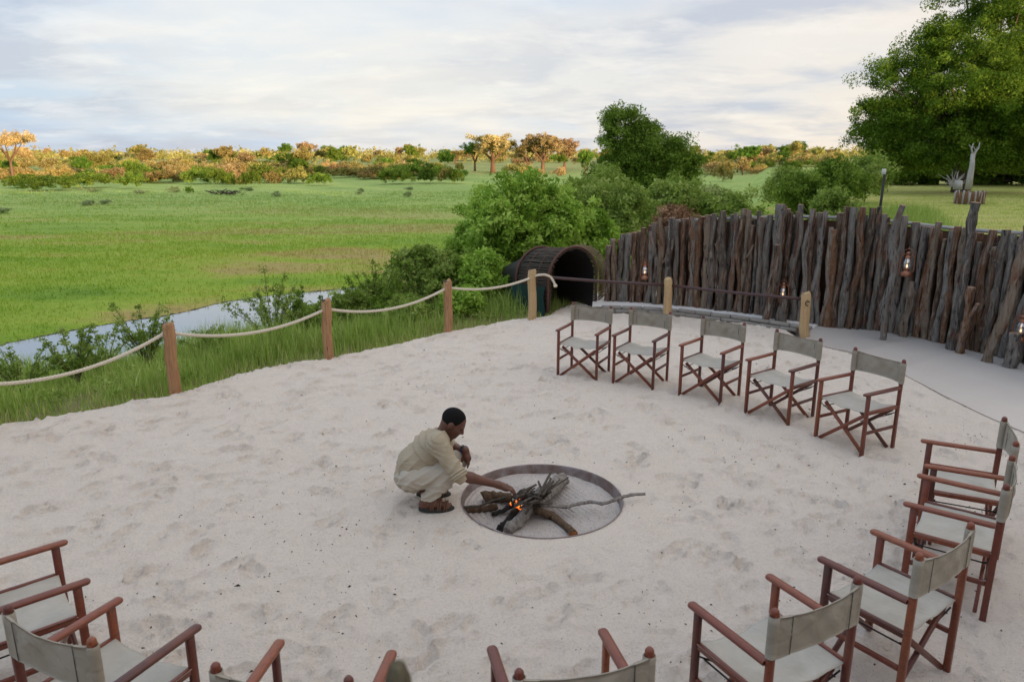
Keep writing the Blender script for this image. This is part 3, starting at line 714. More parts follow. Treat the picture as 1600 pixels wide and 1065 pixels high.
# inner dark lining cloth
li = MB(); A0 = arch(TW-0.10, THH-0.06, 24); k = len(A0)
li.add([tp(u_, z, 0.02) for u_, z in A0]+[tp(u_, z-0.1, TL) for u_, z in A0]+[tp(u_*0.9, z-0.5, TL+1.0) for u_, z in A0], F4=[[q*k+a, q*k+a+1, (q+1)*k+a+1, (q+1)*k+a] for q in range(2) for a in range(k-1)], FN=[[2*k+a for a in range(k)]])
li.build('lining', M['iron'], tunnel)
for s_, dz in ((0.0, 0), (TL, -0.10)):
    hp = MB(); hp.tube([tp(u_*1.0, z+dz, s_) for u_, z in arch(TW, THH, 36)], 0.024, 8); hp.build('hoop', M['hoop'], tunnel, sm=True)
for s_ in (0.35, 0.7):
    hp = MB(); hp.tube([tp(u_*0.97, z*0.985-0.1*s_/TL, s_) for u_, z in arch(TW, THH, 36)], 0.012, 8); hp.build('thin_hoop', M['hoop'], tunnel, sm=True)
tr = MB(); ns = 9; nz = 7; V = []
for q in range(ns):
    for z_ in range(nz):
        s_ = 0.06+(TL+0.02)*q/(ns-1); zz = 0.47-0.10*q/ns - 0.10*z_ - 0.03*z_*q/ns; bul = 0.03+0.025*math.sin(q*1.7+z_)+0.03*(z_/nz)
        V.append(tp(-TW/2-bul, zz, s_))
tr.add(V, F4=[[q*nz+z_, (q+1)*nz+z_, (q+1)*nz+z_+1, q*nz+z_+1] for q in range(ns-1) for z_ in range(nz-1)]); tr.build('tarpaulin', M['tarp'], tunnel, sm=True)
# further bend of the tunnel, in paler sticks
mb = MB(); ax2 = Vector((0.35, 0.93, 0)).normalized(); ar2 = Vector((ax2.y, -ax2.x, 0))
for k, (u_, z) in enumerate(curve_len_pts(1.0, 1.05, 0.03)):
    a = rng.normal(0, 0.01); q0 = ar2*(u_+0.30)+ax*0.55+ax2*0.2; q1 = q0+ax2*0.6
    mb.tube([(q0.x, q0.y, z+a), (q1.x, q1.y, z-a)], 0.013, 5)
o = mb.build('straw_section', M['straw'], tunnel); o['kind'] = 'stuff'

# ------------------------------------------------------------------ director's chairs
CW, CD, AH, PH, OV = 0.515, 0.44, 0.636, 0.893, 0.062
def canvas_seat():
    n, m = 22, 18; V = []
    for a in range(n):
        for b in range(m):
            x = -1+2*a/(n-1); y = -1+2*b/(m-1)
            ax_ = 0.03*(1-x*x); z = 0.452-ax_-0.006*math.sin(9*x+4*y)*(1-x*x)-0.0025*math.sin(11*y+3*x)*(1-x*x)
            hx = (CW/2+0.012)*x; yy = (CD/2-0.005)*y*(1-0.05*(1-x*x))
            V.append((hx, yy, z))
    for a in range(n):
        for b in range(m): q = V[a*m+b]; V.append((q[0], q[1], q[2]-0.004))
    o_ = n*m; F = []
    for a in range(n-1):
        for b in range(m-1):
            F.append([a*m+b, (a+1)*m+b, (a+1)*m+b+1, a*m+b+1]); F.append([o_+a*m+b, o_+a*m+b+1, o_+(a+1)*m+b+1, o_+(a+1)*m+b])
    for a in range(n-1):
        F.append([a*m, o_+a*m, o_+(a+1)*m, (a+1)*m]); F.append([a*m+m-1, (a+1)*m+m-1, o_+(a+1)*m+m-1, o_+a*m+m-1])
    for b in range(m-1):
        F.append([b, b+1, o_+b+1, o_+b]); F.append([(n-1)*m+b, o_+(n-1)*m+b, o_+(n-1)*m+b+1, (n-1)*m+b+1])
    return smooth(mesh_np('seat', V, np.array(F)))
def canvas_back(var):
    """sheet stretched between two sleeves wrapped round the posts"""
    rg = np.random.default_rng(var); w = CW/2; y0 = CD/2; z0, z1 = 0.662, 0.862
    sec = []                                        # closed outline in plan, back and front skins
    def sleeve(sx): 
        return [(sx*w + 0.0265*math.cos(a), y0+0.0235*math.sin(a)) for a in np.linspace(0, 2*math.pi, 14, endpoint=False)]
    mb = MB(); nz = 7
    for sx in (-1, 1):
        S = sleeve(sx); k = len(S)
        V = [(x, y, z0+(z1-z0)*q/(nz-1)+0.003*math.sin(3*x+q)) for q in range(nz) for x, y in S]
        V += [(sx*w+(x-sx*w)*0.86, y0+(y-y0)*0.86, z) for z in (z0, z1) for x, y in S]
        F = [[q*k+a, q*k+(a+1) % k, (q+1)*k+(a+1) % k, (q+1)*k+a] for q in range(nz-1) for a in range(k)]
        F += [[a, (a+1) % k, nz*k+(a+1) % k, nz*k+a] for a in range(k)] + [[(nz-1)*k+a, (nz-1)*k+(a+1) % k, (nz+1)*k+(a+1) % k, (nz+1)*k+a] for a in range(k)]
        mb.add(V, F4=F)
    n = 40; nz = 12; V = []
    p = rg.uniform(0, 6, 6)
    for side in (0, 1):
        for a in range(n):
            for q in range(nz):
                x = -1+2*a/(n-1); c = 1-x*x; zt = q/(nz-1)
                e_ = 4*zt*(1-zt); wr = (0.0045*math.sin(5*x+4*zt+p[0])*c + 0.003*math.sin(13*x-6*zt+p[1])*c)*(0.25+e_) + 0.002*math.sin(30*zt+p[2])*math.exp(-((abs(x)-0.70)/0.12)**2)
                seam = 0.004 if abs(x) > 0.72 else 0.0
                y = y0 + 0.018 - 0.004*x*x + 0.020*c + wr + (seam+0.0025)*(1 if side else -1)
                z = z0 + (z1-z0)*zt + (0.008*c if zt < 0.5 else -0.016*c*(2*zt-1)) + 0.0008*math.sin(4*x+p[3])
                V.append((x*(w-0.002), y, z))
    o_ = n*nz; F = []
    for a in range(n-1):
        for q in range(nz-1):
            F.append([a*nz+q, a*nz+q+1, (a+1)*nz+q+1, (a+1)*nz+q][::-1]); F.append([o_+a*nz+q, o_+a*nz+q+1, o_+(a+1)*nz+q+1, o_+(a+1)*nz+q])
        F.append([a*nz, (a+1)*nz, o_+(a+1)*nz, o_+a*nz]); F.append([a*nz+nz-1, o_+a*nz+nz-1, o_+(a+1)*nz+nz-1, (a+1)*nz+nz-1])
    mb.add(V, F4=F)
    return mb.mesh('backrest', True)
backs = [canvas_back(q) for q in range(5)]; 
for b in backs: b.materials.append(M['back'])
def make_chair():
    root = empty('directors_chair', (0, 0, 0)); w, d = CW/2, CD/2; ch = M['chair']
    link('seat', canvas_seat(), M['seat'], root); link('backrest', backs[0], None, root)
    bk = [o for o in root.children if o.name == 'backrest'][0]
    for s in (-1, 1):
        q = MB(); q.box((s*w*0.72, d+0.0345, 0.672), (s*w*0.72, d+0.0345, 0.855), 0.003, 0.002, up=(0, 1, 0)); q.box((s*w*0.72, d+0.0215, 0.672), (s*w*0.72, d+0.0215, 0.855), 0.003, 0.002, up=(0, 1, 0)); q.build('seam', M['iron'], bk)
        q = MB(); q.box((s*w, -d, -0.02), (s*w, -d, AH-0.026), 0.026, 0.040, up=(0, 1, 0), bev=0.004); q.build('leg', ch, root)
        q = MB(); q.box((s*w, d, -0.02), (s*w, d, PH-0.018), 0.026, 0.036, up=(0, 1, 0), bev=0.004)
        q.lathe([(0.0, PH+0.004), (0.010, PH+0.002), (0.0175, PH-0.008), (0.019, PH-0.022), (0.019, PH-0.04), (0.014, PH-0.042)], 12, (s*w, d, 0)); q.build('back_post', ch, root)
        q = MB(); y1 = d-0.019
        L = -d-OV; secs = [(L, 0.4), (L+0.006, 0.8), (L+0.018, 1.0), (y1-0.01, 1.0), (y1, 0.97)]; V = []
        a_ = [(-0.024, -0.008), (-0.018, -0.013), (0.018, -0.013), (0.024, -0.008), (0.024, 0.003), (0.017, 0.011), (0.0, 0.014), (-0.017, 0.011), (-0.024, 0.003)]
        for yy, sc in secs: V += [(s*w+x*sc, yy, AH-0.012+z*sc) for x, z in a_]
        k = len(a_); q.add(V, F4=[[i*k+j, i*k+(j+1) % k, (i+1)*k+(j+1) % k, (i+1)*k+j] for i in range(4) for j in range(k)], FN=[list(range(k)), [4*k+j for j in range(k)][::-1]]); q.build('armrest', ch, root)
        q = MB(); q.box((s*w, -d+0.02, 0.438), (s*w, d-0.018, 0.438), 0.024, 0.036, bev=0.004); q.build('seat_rail', ch, root)
        q = MB(); q.box((s*w, -d+0.02, 0.245), (s*w, d-0.018, 0.245), 0.020, 0.028, bev=0.003); q.build('stretcher', ch, root)
        q = MB(); q.tube([(s*(w-0.03), -d+0.03, 0.36), (s*(w-0.03), d-0.03, 0.36)], 0.005, 6); q.tube([(s*w, -d+0.03, 0.385), (s*(w-0.085), -d+0.045, 0.335)], 0.005, 6); q.tube([(s*w, d-0.03, 0.385), (s*(w-0.085), d-0.045, 0.335)], 0.005, 6)
        q.build('metal_rod', M['iron'], root)
    for yy, e in ((-d+0.034, 0), (d-0.034, 0)):
        for s in (-1, 1):
            o_ = 0.0125*s*(1 if yy < 0 else -1)
            q = MB(); q.box((s*(w-0.022), yy+o_, 0.03), (-s*(w-0.035), yy+o_, 0.405), 0.022, 0.032, up=(0, 0, 1), bev=0.003); q.build('cross_brace', ch, root)
    return root
proto = make_chair()
GA, GB, GC = 'row of chairs facing the camera beyond the fire', 'chairs down the right side', 'chairs nearest the camera with their backs to it'
CH = [
 (0.910, 8.88, -0.48, 'leftmost canvas armchair of the far row, in front of the tunnel mouth', GA),
 (1.578, 8.574, -0.586, 'second canvas armchair of the far row, pale post rising behind its right shoulder', GA),
 (2.289, 8.046, -0.762, 'middle canvas armchair of the far row, stone edging behind it', GA),
 (2.856, 7.365, -0.943, 'fourth canvas armchair of the far row, hooked wooden post just behind its back', GA),
 (3.307, 6.599, -1.088, 'rightmost and nearest canvas armchair of the far row, beside the grey path', GA),
 (3.242, 4.817, -2.028, 'side-on dark armchair at the right edge whose back overlaps the grey path edge', GB),
 (2.815, 4.181, -2.212, 'side-on dark armchair at the right, between the path-side chair and the angled one', GB),
 (2.020, 3.425, -2.534, 'armchair at lower right turned away, both arms, seat and back fully in view', GB),
 (1.219, 2.972, -2.655, 'large armchair at bottom right seen from behind with its olive back in full', GC),
 (0.225, 2.564, -2.905, 'armchair at bottom centre cut by the frame, only back top and two arms seen', GC),
 (-0.815, 2.505, 2.999, 'armchair at the bottom left of centre cut by the frame behind the mossy stake', GC),
 (-1.788, 2.776, 2.72, 'armchair in the bottom left corner with a dark grey-green canvas back', GC),
 (-2.53, 3.30, 2.30, 'armchair at the left edge of the frame with only its arms and seat showing', GC)]
order = [0, 1, 2, 3, 4, 1, 0, 3, 2, 4, 0, 1, 3]
for k, (x, y, a, lab, g) in enumerate(CH):
    c = proto if k == 0 else copy_tree(proto)
    c.location = (x, y, -0.012); c.rotation_euler = (0, 0, a); tag(c, lab, 'chair', g)
    for o in c.children:
        if o.name.startswith('backrest'): o.data = backs[order[k] % 5]

# ------------------------------------------------------------------ fire pit
def m_steel(t):
    o = t.tex(); a = t.noise(o, 5, 5, 0.65, 0.5); b = t.noise(o, 26, 4, 0.6)
    c = t.mix(t.ramp(a, [(0.35, 0), (0.65, 1)]), (0.15, 0.09, 0.065), (0.30, 0.26, 0.26)); c = t.mix(t.ramp(b, [(0.55, 0), (0.7, 0.6)]), c, (0.12, 0.065, 0.045))
    return pbr(t, c, 0.55, t.bump(b, 0.3, 0.004), 0.35, 0.4)
def m_ash(t):
    o = t.tex(); a = t.noise(o, 4, 5, 0.6, 0.4); c = t.noise(o, 70, 3, 0.7)
    sp = t.node('ShaderNodeSeparateXYZ', ins={0: o}); dd = t.vmath('LENGTH', t.vmath('SUBTRACT', o, (-0.10, -0.03, -0.09)))
    col = t.mix(a, (0.36, 0.31, 0.28), (0.56, 0.50, 0.45)); col = t.mix(t.ramp(dd, [(0.10, 0.75), (0.42, 0.0)]), col, (0.16, 0.13, 0.12))
    col = t.mix(t.ramp(c, [(0.34, 0.7), (0.44, 0)]), col, (0.10, 0.08, 0.07))
    return pbr(t, col, 0.95, t.bump(c, 0.6, 0.01), spec=0.1)
pit = empty('fire_pit', (PIT.x, PIT.y, 0), label='round sunken steel fire pit dish filled with raked ash sand', cat='fire pit')
mb = MB(); mb.lathe([(PR-0.035, -0.10), (PR-0.012, 0.006), (PR-0.008, 0.020), (PR-0.004, 0.022), (PR-0.001, 0.012), (PR-0.004, -0.10)], 72); mb.build('steel_rim', material('rim_steel', m_steel), pit, sm=True)
mb = MB(); rr = np.linspace(0.02, PR-0.012, 60); an = np.arange(160)*2*math.pi/160; Rg, Ag = np.meshgrid(rr, an, indexing='ij'); xx = Rg*np.cos(Ag); yy = Rg*np.sin(Ag)
zz = -0.058+0.008*fbm(xx*5, yy*5, 3, 2)
mask = sstep(xx, 0.05, 0.15)*(1-sstep(xx+0.3*yy, 0.38, 0.50)); zz = zz+mask*0.008*np.sin((xx*0.86+yy*0.5)*150)
m2 = 1-sstep(xx+0.2*yy, -0.42, -0.25); zz = zz+m2*0.006*np.sin(Rg*130)
k = 160; i, j = np.meshgrid(np.arange(59), np.arange(k), indexing='ij'); i = i.ravel(); j = j.ravel(); j2 = (j+1) % k
mb.add(np.stack([xx.ravel(), yy.ravel(), zz.ravel()], 1), F4=np.stack([i*k+j, (i+1)*k+j, (i+1)*k+j2, i*k+j2], 1), FN=[list(range(k))]); mb.build('ash_bed', material('ash', m_ash), pit, sm=True)

M['firelog'] = material('fire_log', m_bark((0.12, 0.10, 0.085), (0.40, 0.36, 0.32), 1.5, 0.02))
M['browlog'] = material('brown_log', m_bark((0.07, 0.045, 0.03), (0.20, 0.13, 0.08), 1.5, 0.02))
M['char'] = material('charred', m_bark((0.008, 0.007, 0.007), (0.06, 0.05, 0.045), 1.6, 0.02))
M['twig'] = material('twig', m_bark((0.035, 0.03, 0.025), (0.14, 0.115, 0.09), 3, 0.004))
def wobble(a, b, n, amp, seed):
    rg = np.random.default_rng(seed); q = np.linspace(0, 1, n)[:, None]; P = np.array(a)*(1-q)+np.array(b)*q
    return P+amp*np.cumsum(rg.standard_normal((n, 3)), 0)*np.array([1, 1, 0.5])*np.sin(q*math.pi)
def firelog(pts_, rad, mat, label, seed, k=10, name='firewood_log', cat='log', g='firewood in the pit'):
    rg = np.random.default_rng(seed); P = []
    P0 = [np.array(at(x, y, z)) for x, y, z in pts_]
    for a, b in zip(P0[:-1], P0[1:]):
        for q in np.linspace(0, 1, 5, endpoint=False): P.append(a*(1-q)+b*q)
    P.append(P0[-1]); P = np.array(P); n = len(P)
    P[1:-1] += rad*0.12*rg.standard_normal((n-2, 3))
    jit = (1+0.14*np.cos(2*np.arange(k)*2*math.pi/k+rg.uniform(0, 6))+0.1*np.cos(3*np.arange(k)*2*math.pi/k))[None, :]*(1+0.07*rg.standard_normal((n, k)))
    rr = np.linspace(1.0, 0.85, n)*rad*(1+0.06*rg.standard_normal(n))
    mb = MB().tube(P, rr, k, True, jit); me = mb.mesh(name, True)
    tot = np.zeros(len(me.polygons), np.int32); me.polygons.foreach_get('loop_total', tot); me.polygons.foreach_set('use_smooth', tot <= 4)
    o = link(name, me, mat); return tag(o, label, cat, g)
firelog([(834, 786, 0.03), (858, 765, 0.02), (881, 747, 0.0)], 0.062, M['firelog'], 'thick grey weathered log pointing to the back right of the pit', 1)
firelog([(838, 780, 0.03), (818, 805, 0.0), (793, 829, -0.035)], 0.044, M['firelog'], 'pale split log slanting to the front rim of the pit', 2)
firelog([(838, 797, 0.0), (866, 806, -0.03), (897, 834, -0.04)], 0.036, M['browlog'], 'bent brown log with an orange end at the front right of the pit', 3)
firelog([(755, 777, -0.01), (775, 775, -0.01), (800, 777, 0.0)], 0.046, M['browlog'], 'short dark brown log lying under the man\'s hand', 4)
firelog([(727, 797, -0.04), (752, 795, -0.035), (777, 790, -0.02)], 0.030, M['browlog'], 'thin brown log end resting at the left rim of the pit', 5)
firelog([(725, 792, 0.035), (750, 790, 0.03), (770, 782, 0.04), (790, 777, 0.06)], 0.011, M['twig'], 'crooked dark stick reaching to the left rim of the pit', 6, 7, 'stick', 'stick')
firelog([(812, 795, 0.0), (796, 812, -0.03), (780, 826, -0.05)], 0.034, M['char'], 'charred black log beside the pale split one', 7)
firelog([(806, 785, 0.02), (785, 798, -0.03), (768, 803, -0.05)], 0.022, M['char'], 'blackened branch pointing to the left front of the pit', 8)
br = firelog([(832, 784, 0.06), (850, 789, 0.04), (884, 791, 0.03), (905, 786, 0.035), (923, 783, 0.04), (940, 786, 0.05), (952, 784, 0.06), (972, 776, 0.075), (984, 773, 0.08), (1008, 771, 0.075)], 0.0135, M['firelog'], 'long crooked pale branch sticking out over the right rim', 9, 8, 'long_branch', 'branch')
tw = MB(); tw.tube([at(884, 791, 0.03), at(893, 797, 0.02), at(896, 800, 0.015)], [0.007, 0.005, 0.003], 6); tw.tube([at(984, 773, 0.08), at(986, 769, 0.10)], [0.005, 0.002], 5); tw.build('side_twig', M['firelog'], br)
oe = MB(); q_ = np.array(at(897, 834, -0.04)); d_ = np.array(at(897, 834, -0.04)-at(866, 806, -0.03)); d_ /= np.linalg.norm(d_); oe.tube([q_-d_*0.03, q_+d_*0.003], [0.0335, 0.031], 12); oe.build('orange_end', material('fresh_cut', m_simple((0.36, 0.13, 0.04), 0.8, 0, 0.2, 0.4, 20)), bpy.data.objects['firewood_log.002'])
for k in range(44):
    if k < 12:
        arc = [(838+rng.normal(0, 6), 782+rng.normal(0, 3), 0.04), (850+rng.normal(0, 6), 768+rng.normal(0, 4), 0.14), (870+rng.normal(0, 12), 752+rng.normal(0, 6), 0.10+rng.uniform(0, 0.10)), ]
    else:
        c = (826+rng.normal(0, 10), 778+rng.normal(0, 6)); a = rng.normal(0.55, 0.5); L = rng.uniform(10, 22)
        zz_ = rng.uniform(0.03, 0.17)
        arc = [(c[0]-L*math.cos(a), c[1]+L*0.6*math.sin(a), zz_-0.03), (c[0]+rng.normal(0, 2), c[1]+rng.normal(0, 2), zz_+0.03), (c[0]+L*math.cos(a), c[1]-L*0.6*math.sin(a), zz_)]
    firelog(arc, rng.uniform(0.006, 0.0125), M['twig'], 'dark dry kindling twig in the heaped pile at the middle of the pit', 40+k, 6, 'twig', 'twig', 'kindling twigs heaped in the pit')
def m_flame(t):
    z = t.node('ShaderNodeSeparateXYZ', ins={0: t.tex('Generated')}).outputs[2]
    c = t.ramp(z, [(0.0, (0.9, 0.07, 0.01)), (0.5, (1.0, 0.20, 0.02)), (0.9, (1.0, 0.42, 0.08))])
    return t.node('ShaderNodeEmission', ins={'Color': c, 'Strength': 1.25}).outputs[0]
M['flame'] = material('flame', m_flame)
def flame(px, py, z, hh, r, seed, name='flame', parent=None):
    rg = np.random.default_rng(seed); n = 9; hh *= 0.85; r *= 0.75; q = np.linspace(0, 1, n); b = np.array(at(px, py, z)); yy = rg.uniform(-1, 1)
    P = np.stack([b[0]+r*0.6*np.sin(q*5+yy*3), b[1]+0*q, b[2]+hh*q], 1); rad = r*np.sin(np.clip(q*0.86+0.14, 0, 1)*math.pi)**0.8*(1-q*0.5)+0.0008
    return MB().tube(P, rad, 8).build(name, M['flame'], parent, sm=True)
fr = empty('fire', tuple(at(809, 792, 0)), label='small orange fire just catching under the kindling', cat='fire')
for a in [(809, 797, 0.0, 0.075, 0.024, 1), (805, 795, 0.01, 0.06, 0.016, 2), (814, 796, 0.02, 0.05, 0.014, 3), (807, 785, 0.06, 0.05, 0.009, 4), (798, 789, 0.05, 0.035, 0.008, 5), (823, 790, 0.05, 0.045, 0.007, 6), (811, 780, 0.08, 0.035, 0.006, 7)]:
    o = flame(*a, parent=fr); o.location = -fr.location

# ------------------------------------------------------------------ lanterns on the stockade
M['copper'] = material('lantern_metal', m_simple((0.45, 0.20, 0.12), 0.4, 0.6, 0.5, 0.4, 20))
M['glass'] = material('lantern_glass', lambda t: t.node('ShaderNodeMixShader', ins={0: 0.4, 1: t.node('ShaderNodeBsdfTransparent').outputs[0], 2: t.node('ShaderNodeBsdfGlossy', ins={'Roughness': 0.05, 'Color': (0.9, 0.92, 0.95, 1)}).outputs[0]}).outputs[0])
M['lampflame'] = material('lamp_flame', m_glow((1.0, 0.60, 0.28, 1), 3.0))
def lantern_root():
    root = empty('lantern', (0, 0, 0))
    mb = MB(); mb.lathe([(0, 0), (0.058, 0), (0.063, 0.008), (0.063, 0.035), (0.050, 0.048), (0.030, 0.055), (0.030, 0.075), (0.040, 0.08), (0.040, 0.088), (0, 0.088)], 20); mb.build('fuel_tank', M['copper'], root, sm=True)
    mb = MB(); mb.lathe([(0.030, 0.088), (0.044, 0.115), (0.047, 0.14), (0.038, 0.175), (0.028, 0.195)], 18); mb.build('glass_globe', M['glass'], root, sm=True)
    mb = MB(); mb.lathe([(0.030, 0.195), (0.036, 0.20), (0.030, 0.215), (0.022, 0.22), (0.022, 0.245), (0.030, 0.25), (0.012, 0.27), (0, 0.272)], 16); mb.build('chimney_cap', M['copper'], root, sm=True)
    mb = MB()
    for s in (-1, 1): mb.tube([(s*0.055, 0, 0.03), (s*0.070, 0, 0.06), (s*0.072, 0, 0.14), (s*0.066, 0, 0.21), (s*0.045, 0, 0.238), (s*0.02, 0, 0.235)], 0.0055, 6)
    mb.build('side_tube', M['copper'], root, sm=True)
    mb = MB(); mb.tube([(0.066*math.cos(a), 0, 0.215+0.085*math.sin(a)) for a in np.linspace(0, math.pi, 14)], 0.003, 5); mb.tube([(0, -0.0, 0.30), (0, 0.05, 0.315), (0, 0.09, 0.31)], 0.004, 5); mb.build('bail_handle', M['copper'], root)
    mb = MB(); mb.lathe([(0.0, 0.092), (0.007, 0.098), (0.009, 0.108), (0.005, 0.122), (0.0, 0.135)], 10); mb.build('wick_flame', M['lampflame'], root, sm=True)
    return root
ln = lantern_root()
for k, (px, py, off, lab) in enumerate([(1007, 436, 0.24, 'small lit oil lantern hanging above the second chair, leftmost on the stockade'), (1222, 472, 0.24, 'lit oil lantern hanging just left of the hooked post'), (1415, 431, 0.26, 'lit copper oil lantern hanging high on a crooked log at mid right'), (1592, 533, 0.28, 'lit copper oil lantern on a short stump at the right edge of the frame')]):
    # walk forward along the ray until just in front of the log row
    d = Vector(ray(px, py)); best = None
    for q in np.linspace(3, 18, 1500):
        p = Vector((0, 0, HC))+d*q
        f = min((p.xy-Vector(fence_pt(s_)[0]).xy).length for s_ in (np.linspace(0, total, 60) if best is None and q < 3.01 else [0])) if False else None
    lo = None
    BWx = np.array([[b.x, b.y] for b in bw])
    qs = np.linspace(3, 18, 3000); pxs = d.x*qs; pys = d.y*qs
    sdv = sdist([tuple(b) for b in BWx], pxs, pys)
    kk = int(np.argmax(sdv > -off*0.62)); q = qs[kk]; p = Vector((0, 0, HC))+d*float(q)
    c = ln if k == 0 else copy_tree(ln)
    c.location = p; c.rotation_euler = (0, 0, [0.2, -0.3, -0.5, -0.7][k]); s_ = [1.15, 1.2, 1.35, 1.3][k]; c.scale = (s_, s_, s_); tag(c, lab, 'lantern', 'oil lanterns hung on the stockade')

# ------------------------------------------------------------------ the crouching man
def surface_nets(F, org, hh):
    ins = F < 0; nx, ny, nz = F.shape
    cell = np.zeros((nx-1, ny-1, nz-1), np.int8)
    for a in (0, 1):
        for b in (0, 1):
            for c in (0, 1): cell += ins[a:nx-1+a, b:ny-1+b, c:nz-1+c]
    act = (cell > 0) & (cell < 8); idx = -np.ones(act.shape, np.int64); I, J, K = np.nonzero(act); idx[I, J, K] = np.arange(len(I))
    S = np.zeros((len(I), 3)); N = np.zeros(len(I))
    cs_ = [(a, b, c) for a in (0, 1) for b in (0, 1) for c in (0, 1)]
    for A_ in cs_:
        for ax_ in range(3):
            if A_[ax_]: continue
            B_ = list(A_); B_[ax_] = 1
            fa = F[I+A_[0], J+A_[1], K+A_[2]]; fb = F[I+B_[0], J+B_[1], K+B_[2]]; m = (fa < 0) != (fb < 0)
            tq = np.where(m, fa/(fa-fb+1e-12), 0); p = np.array(A_, float)[None, :].repeat(len(I), 0); p[:, ax_] += tq
            S += p*m[:, None]; N += m
    V = np.stack([I, J, K], 1)+S/N[:, None]; V = V*hh+np.array(org)
    Fs = []
    for ax_ in range(3):
        o1, o2 = [(1, 2), (2, 0), (0, 1)][ax_]
        sl_a = [slice(None)]*3; sl_b = [slice(None)]*3; sl_a[ax_] = slice(0, F.shape[ax_]-1); sl_b[ax_] = slice(1, None)
        ia = ins[tuple(sl_a)]; ib = ins[tuple(sl_b)]; ch_ = ia != ib; e = np.array(np.nonzero(ch_)).T
        m = (e[:, o1] > 0) & (e[:, o2] > 0) & (e[:, o1] < F.shape[o1]-1) & (e[:, o2] < F.shape[o2]-1); e = e[m]
        def cid(d1, d2):
            q = e.copy(); q[:, o1] -= d1; q[:, o2] -= d2; return idx[q[:, 0], q[:, 1], q[:, 2]]
        quad = np.stack([cid(1, 1), cid(0, 1), cid(0, 0), cid(1, 0)], 1); fl = ia[e[:, 0], e[:, 1], e[:, 2]]
        quad[~fl] = quad[~fl][:, ::-1]; Fs.append(quad)
    return V, np.concatenate(Fs)
class SDF:
    def __init__(s, lo, hi, hh):
        s.h = hh; s.lo = np.array(lo, float); n = np.ceil((np.array(hi)-s.lo)/hh).astype(int)+1; s.F = np.full(n, 0.25, np.float32)
        s.ax = [s.lo[q]+np.arange(n[q])*hh for q in range(3)]
    def blk(s, lo, hi):
        r = [(max(int((lo[q]-s.lo[q])/s.h), 0), min(int((hi[q]-s.lo[q])/s.h)+2, s.F.shape[q])) for q in range(3)]
        sl_ = tuple(slice(a, b) for a, b in r)
        return sl_, np.meshgrid(*[s.ax[q][sl_[q]] for q in range(3)], indexing='ij')
    def _u(s, sl_, D, k):
        A_ = s.F[sl_]; hq = np.maximum(k-np.abs(A_-D), 0)/k; s.F[sl_] = np.minimum(A_, D)-hq*hq*k*0.25
    def cap(s, a, b, ra, rb, k=0.03):
        a = np.array(a, float); b = np.array(b, float); m = max(ra, rb)+0.09
        sl_, (x, y, z) = s.blk(np.minimum(a, b)-m, np.maximum(a, b)+m); d = b-a; L2 = d.dot(d)+1e-12
        q = np.clip(((x-a[0])*d[0]+(y-a[1])*d[1]+(z-a[2])*d[2])/L2, 0, 1)
        D = np.sqrt((x-a[0]-q*d[0])**2+(y-a[1]-q*d[1])**2+(z-a[2]-q*d[2])**2)-(ra+(rb-ra)*q); s._u(sl_, D, k)
    def ell(s, c, r, rot=(0, 0, 0), k=0.03):
        c = np.array(c, float); r = np.array(r, float); m = r.max()+0.09; sl_, (x, y, z) = s.blk(c-m, c+m)
        from mathutils import Euler
        Mt = np.array(Euler(rot).to_matrix().transposed()); p = np.stack([x-c[0], y-c[1], z-c[2]], -1)@Mt.T
        k0 = np.sqrt(((p/r)**2).sum(-1)); k1 = np.sqrt(((p/r**2)**2).sum(-1))+1e-9; s._u(sl_, (k0*(k0-1)/k1).astype(np.float32), k)
    def cut_below(s, n, d):
        """keep the side where n.p < d"""
        x, y, z = np.meshgrid(*s.ax, indexing='ij'); s.F = np.maximum(s.F, (x*n[0]+y*n[1]+z*n[2]-d).astype(np.float32))
    def wrinkle(s, fn):
        x, y, z = np.meshgrid(*s.ax, indexing='ij'); s.F += fn(x, y, z).astype(np.float32)
    def build(s, name, mat, parent):
        V, F = surface_nets(s.F, s.lo, s.h); return link(name, smooth(mesh_np(name, V, F)), mat, parent)
Yn, Ym, Yf = 5.25, 5.38, 5.53
J = dict(head=atY(709, 660, 5.36), neck=atY(694, 680, 5.37), chest=atY(676, 700, Ym), belly=atY(655, 724, Ym), pelvis=atY(644, 742, Ym+0.01),
 shN=atY(684, 692, 5.20), shF=atY(690, 688, 5.55), elN=atY(716, 741, 5.10), wrN=atY(779, 757, 5.20),
 elF=atY(716, 706, 5.60), wrF=atY(728, 702, 5.44), hipN=atY(648, 744, 5.28), hipF=atY(648, 742, 5.50), knN=atY(708, 732, 5.25), knF=atY(717, 716, 5.52),
 anN=atY(668, 783, 5.25), anF=atY(664, 760, 5.50))
J['elF'] = atY(706, 700, 5.66); J['wrF'] = atY(727, 703, 5.47)
hN = atY(806, 767, 5.22)
man = empty('person', (float(J['anN'].x), Ym, 0), label='man in khaki shirt and pale trousers crouching to light the fire', cat='person')
M['skin'] = material('skin', lambda t: pbr(t, t.mix(t.noise(t.tex(), 14, 3, 0.5), (0.16, 0.066, 0.042), (0.10, 0.042, 0.028)), 0.48, spec=0.4, **{'Subsurface Weight': 0.08, 'Subsurface Radius': (0.02, 0.008, 0.004)}))
M['hair'] = material('hair', m_simple((0.008, 0.007, 0.007), 0.9, 0, 0.2, 0.3, 120, 0.004))
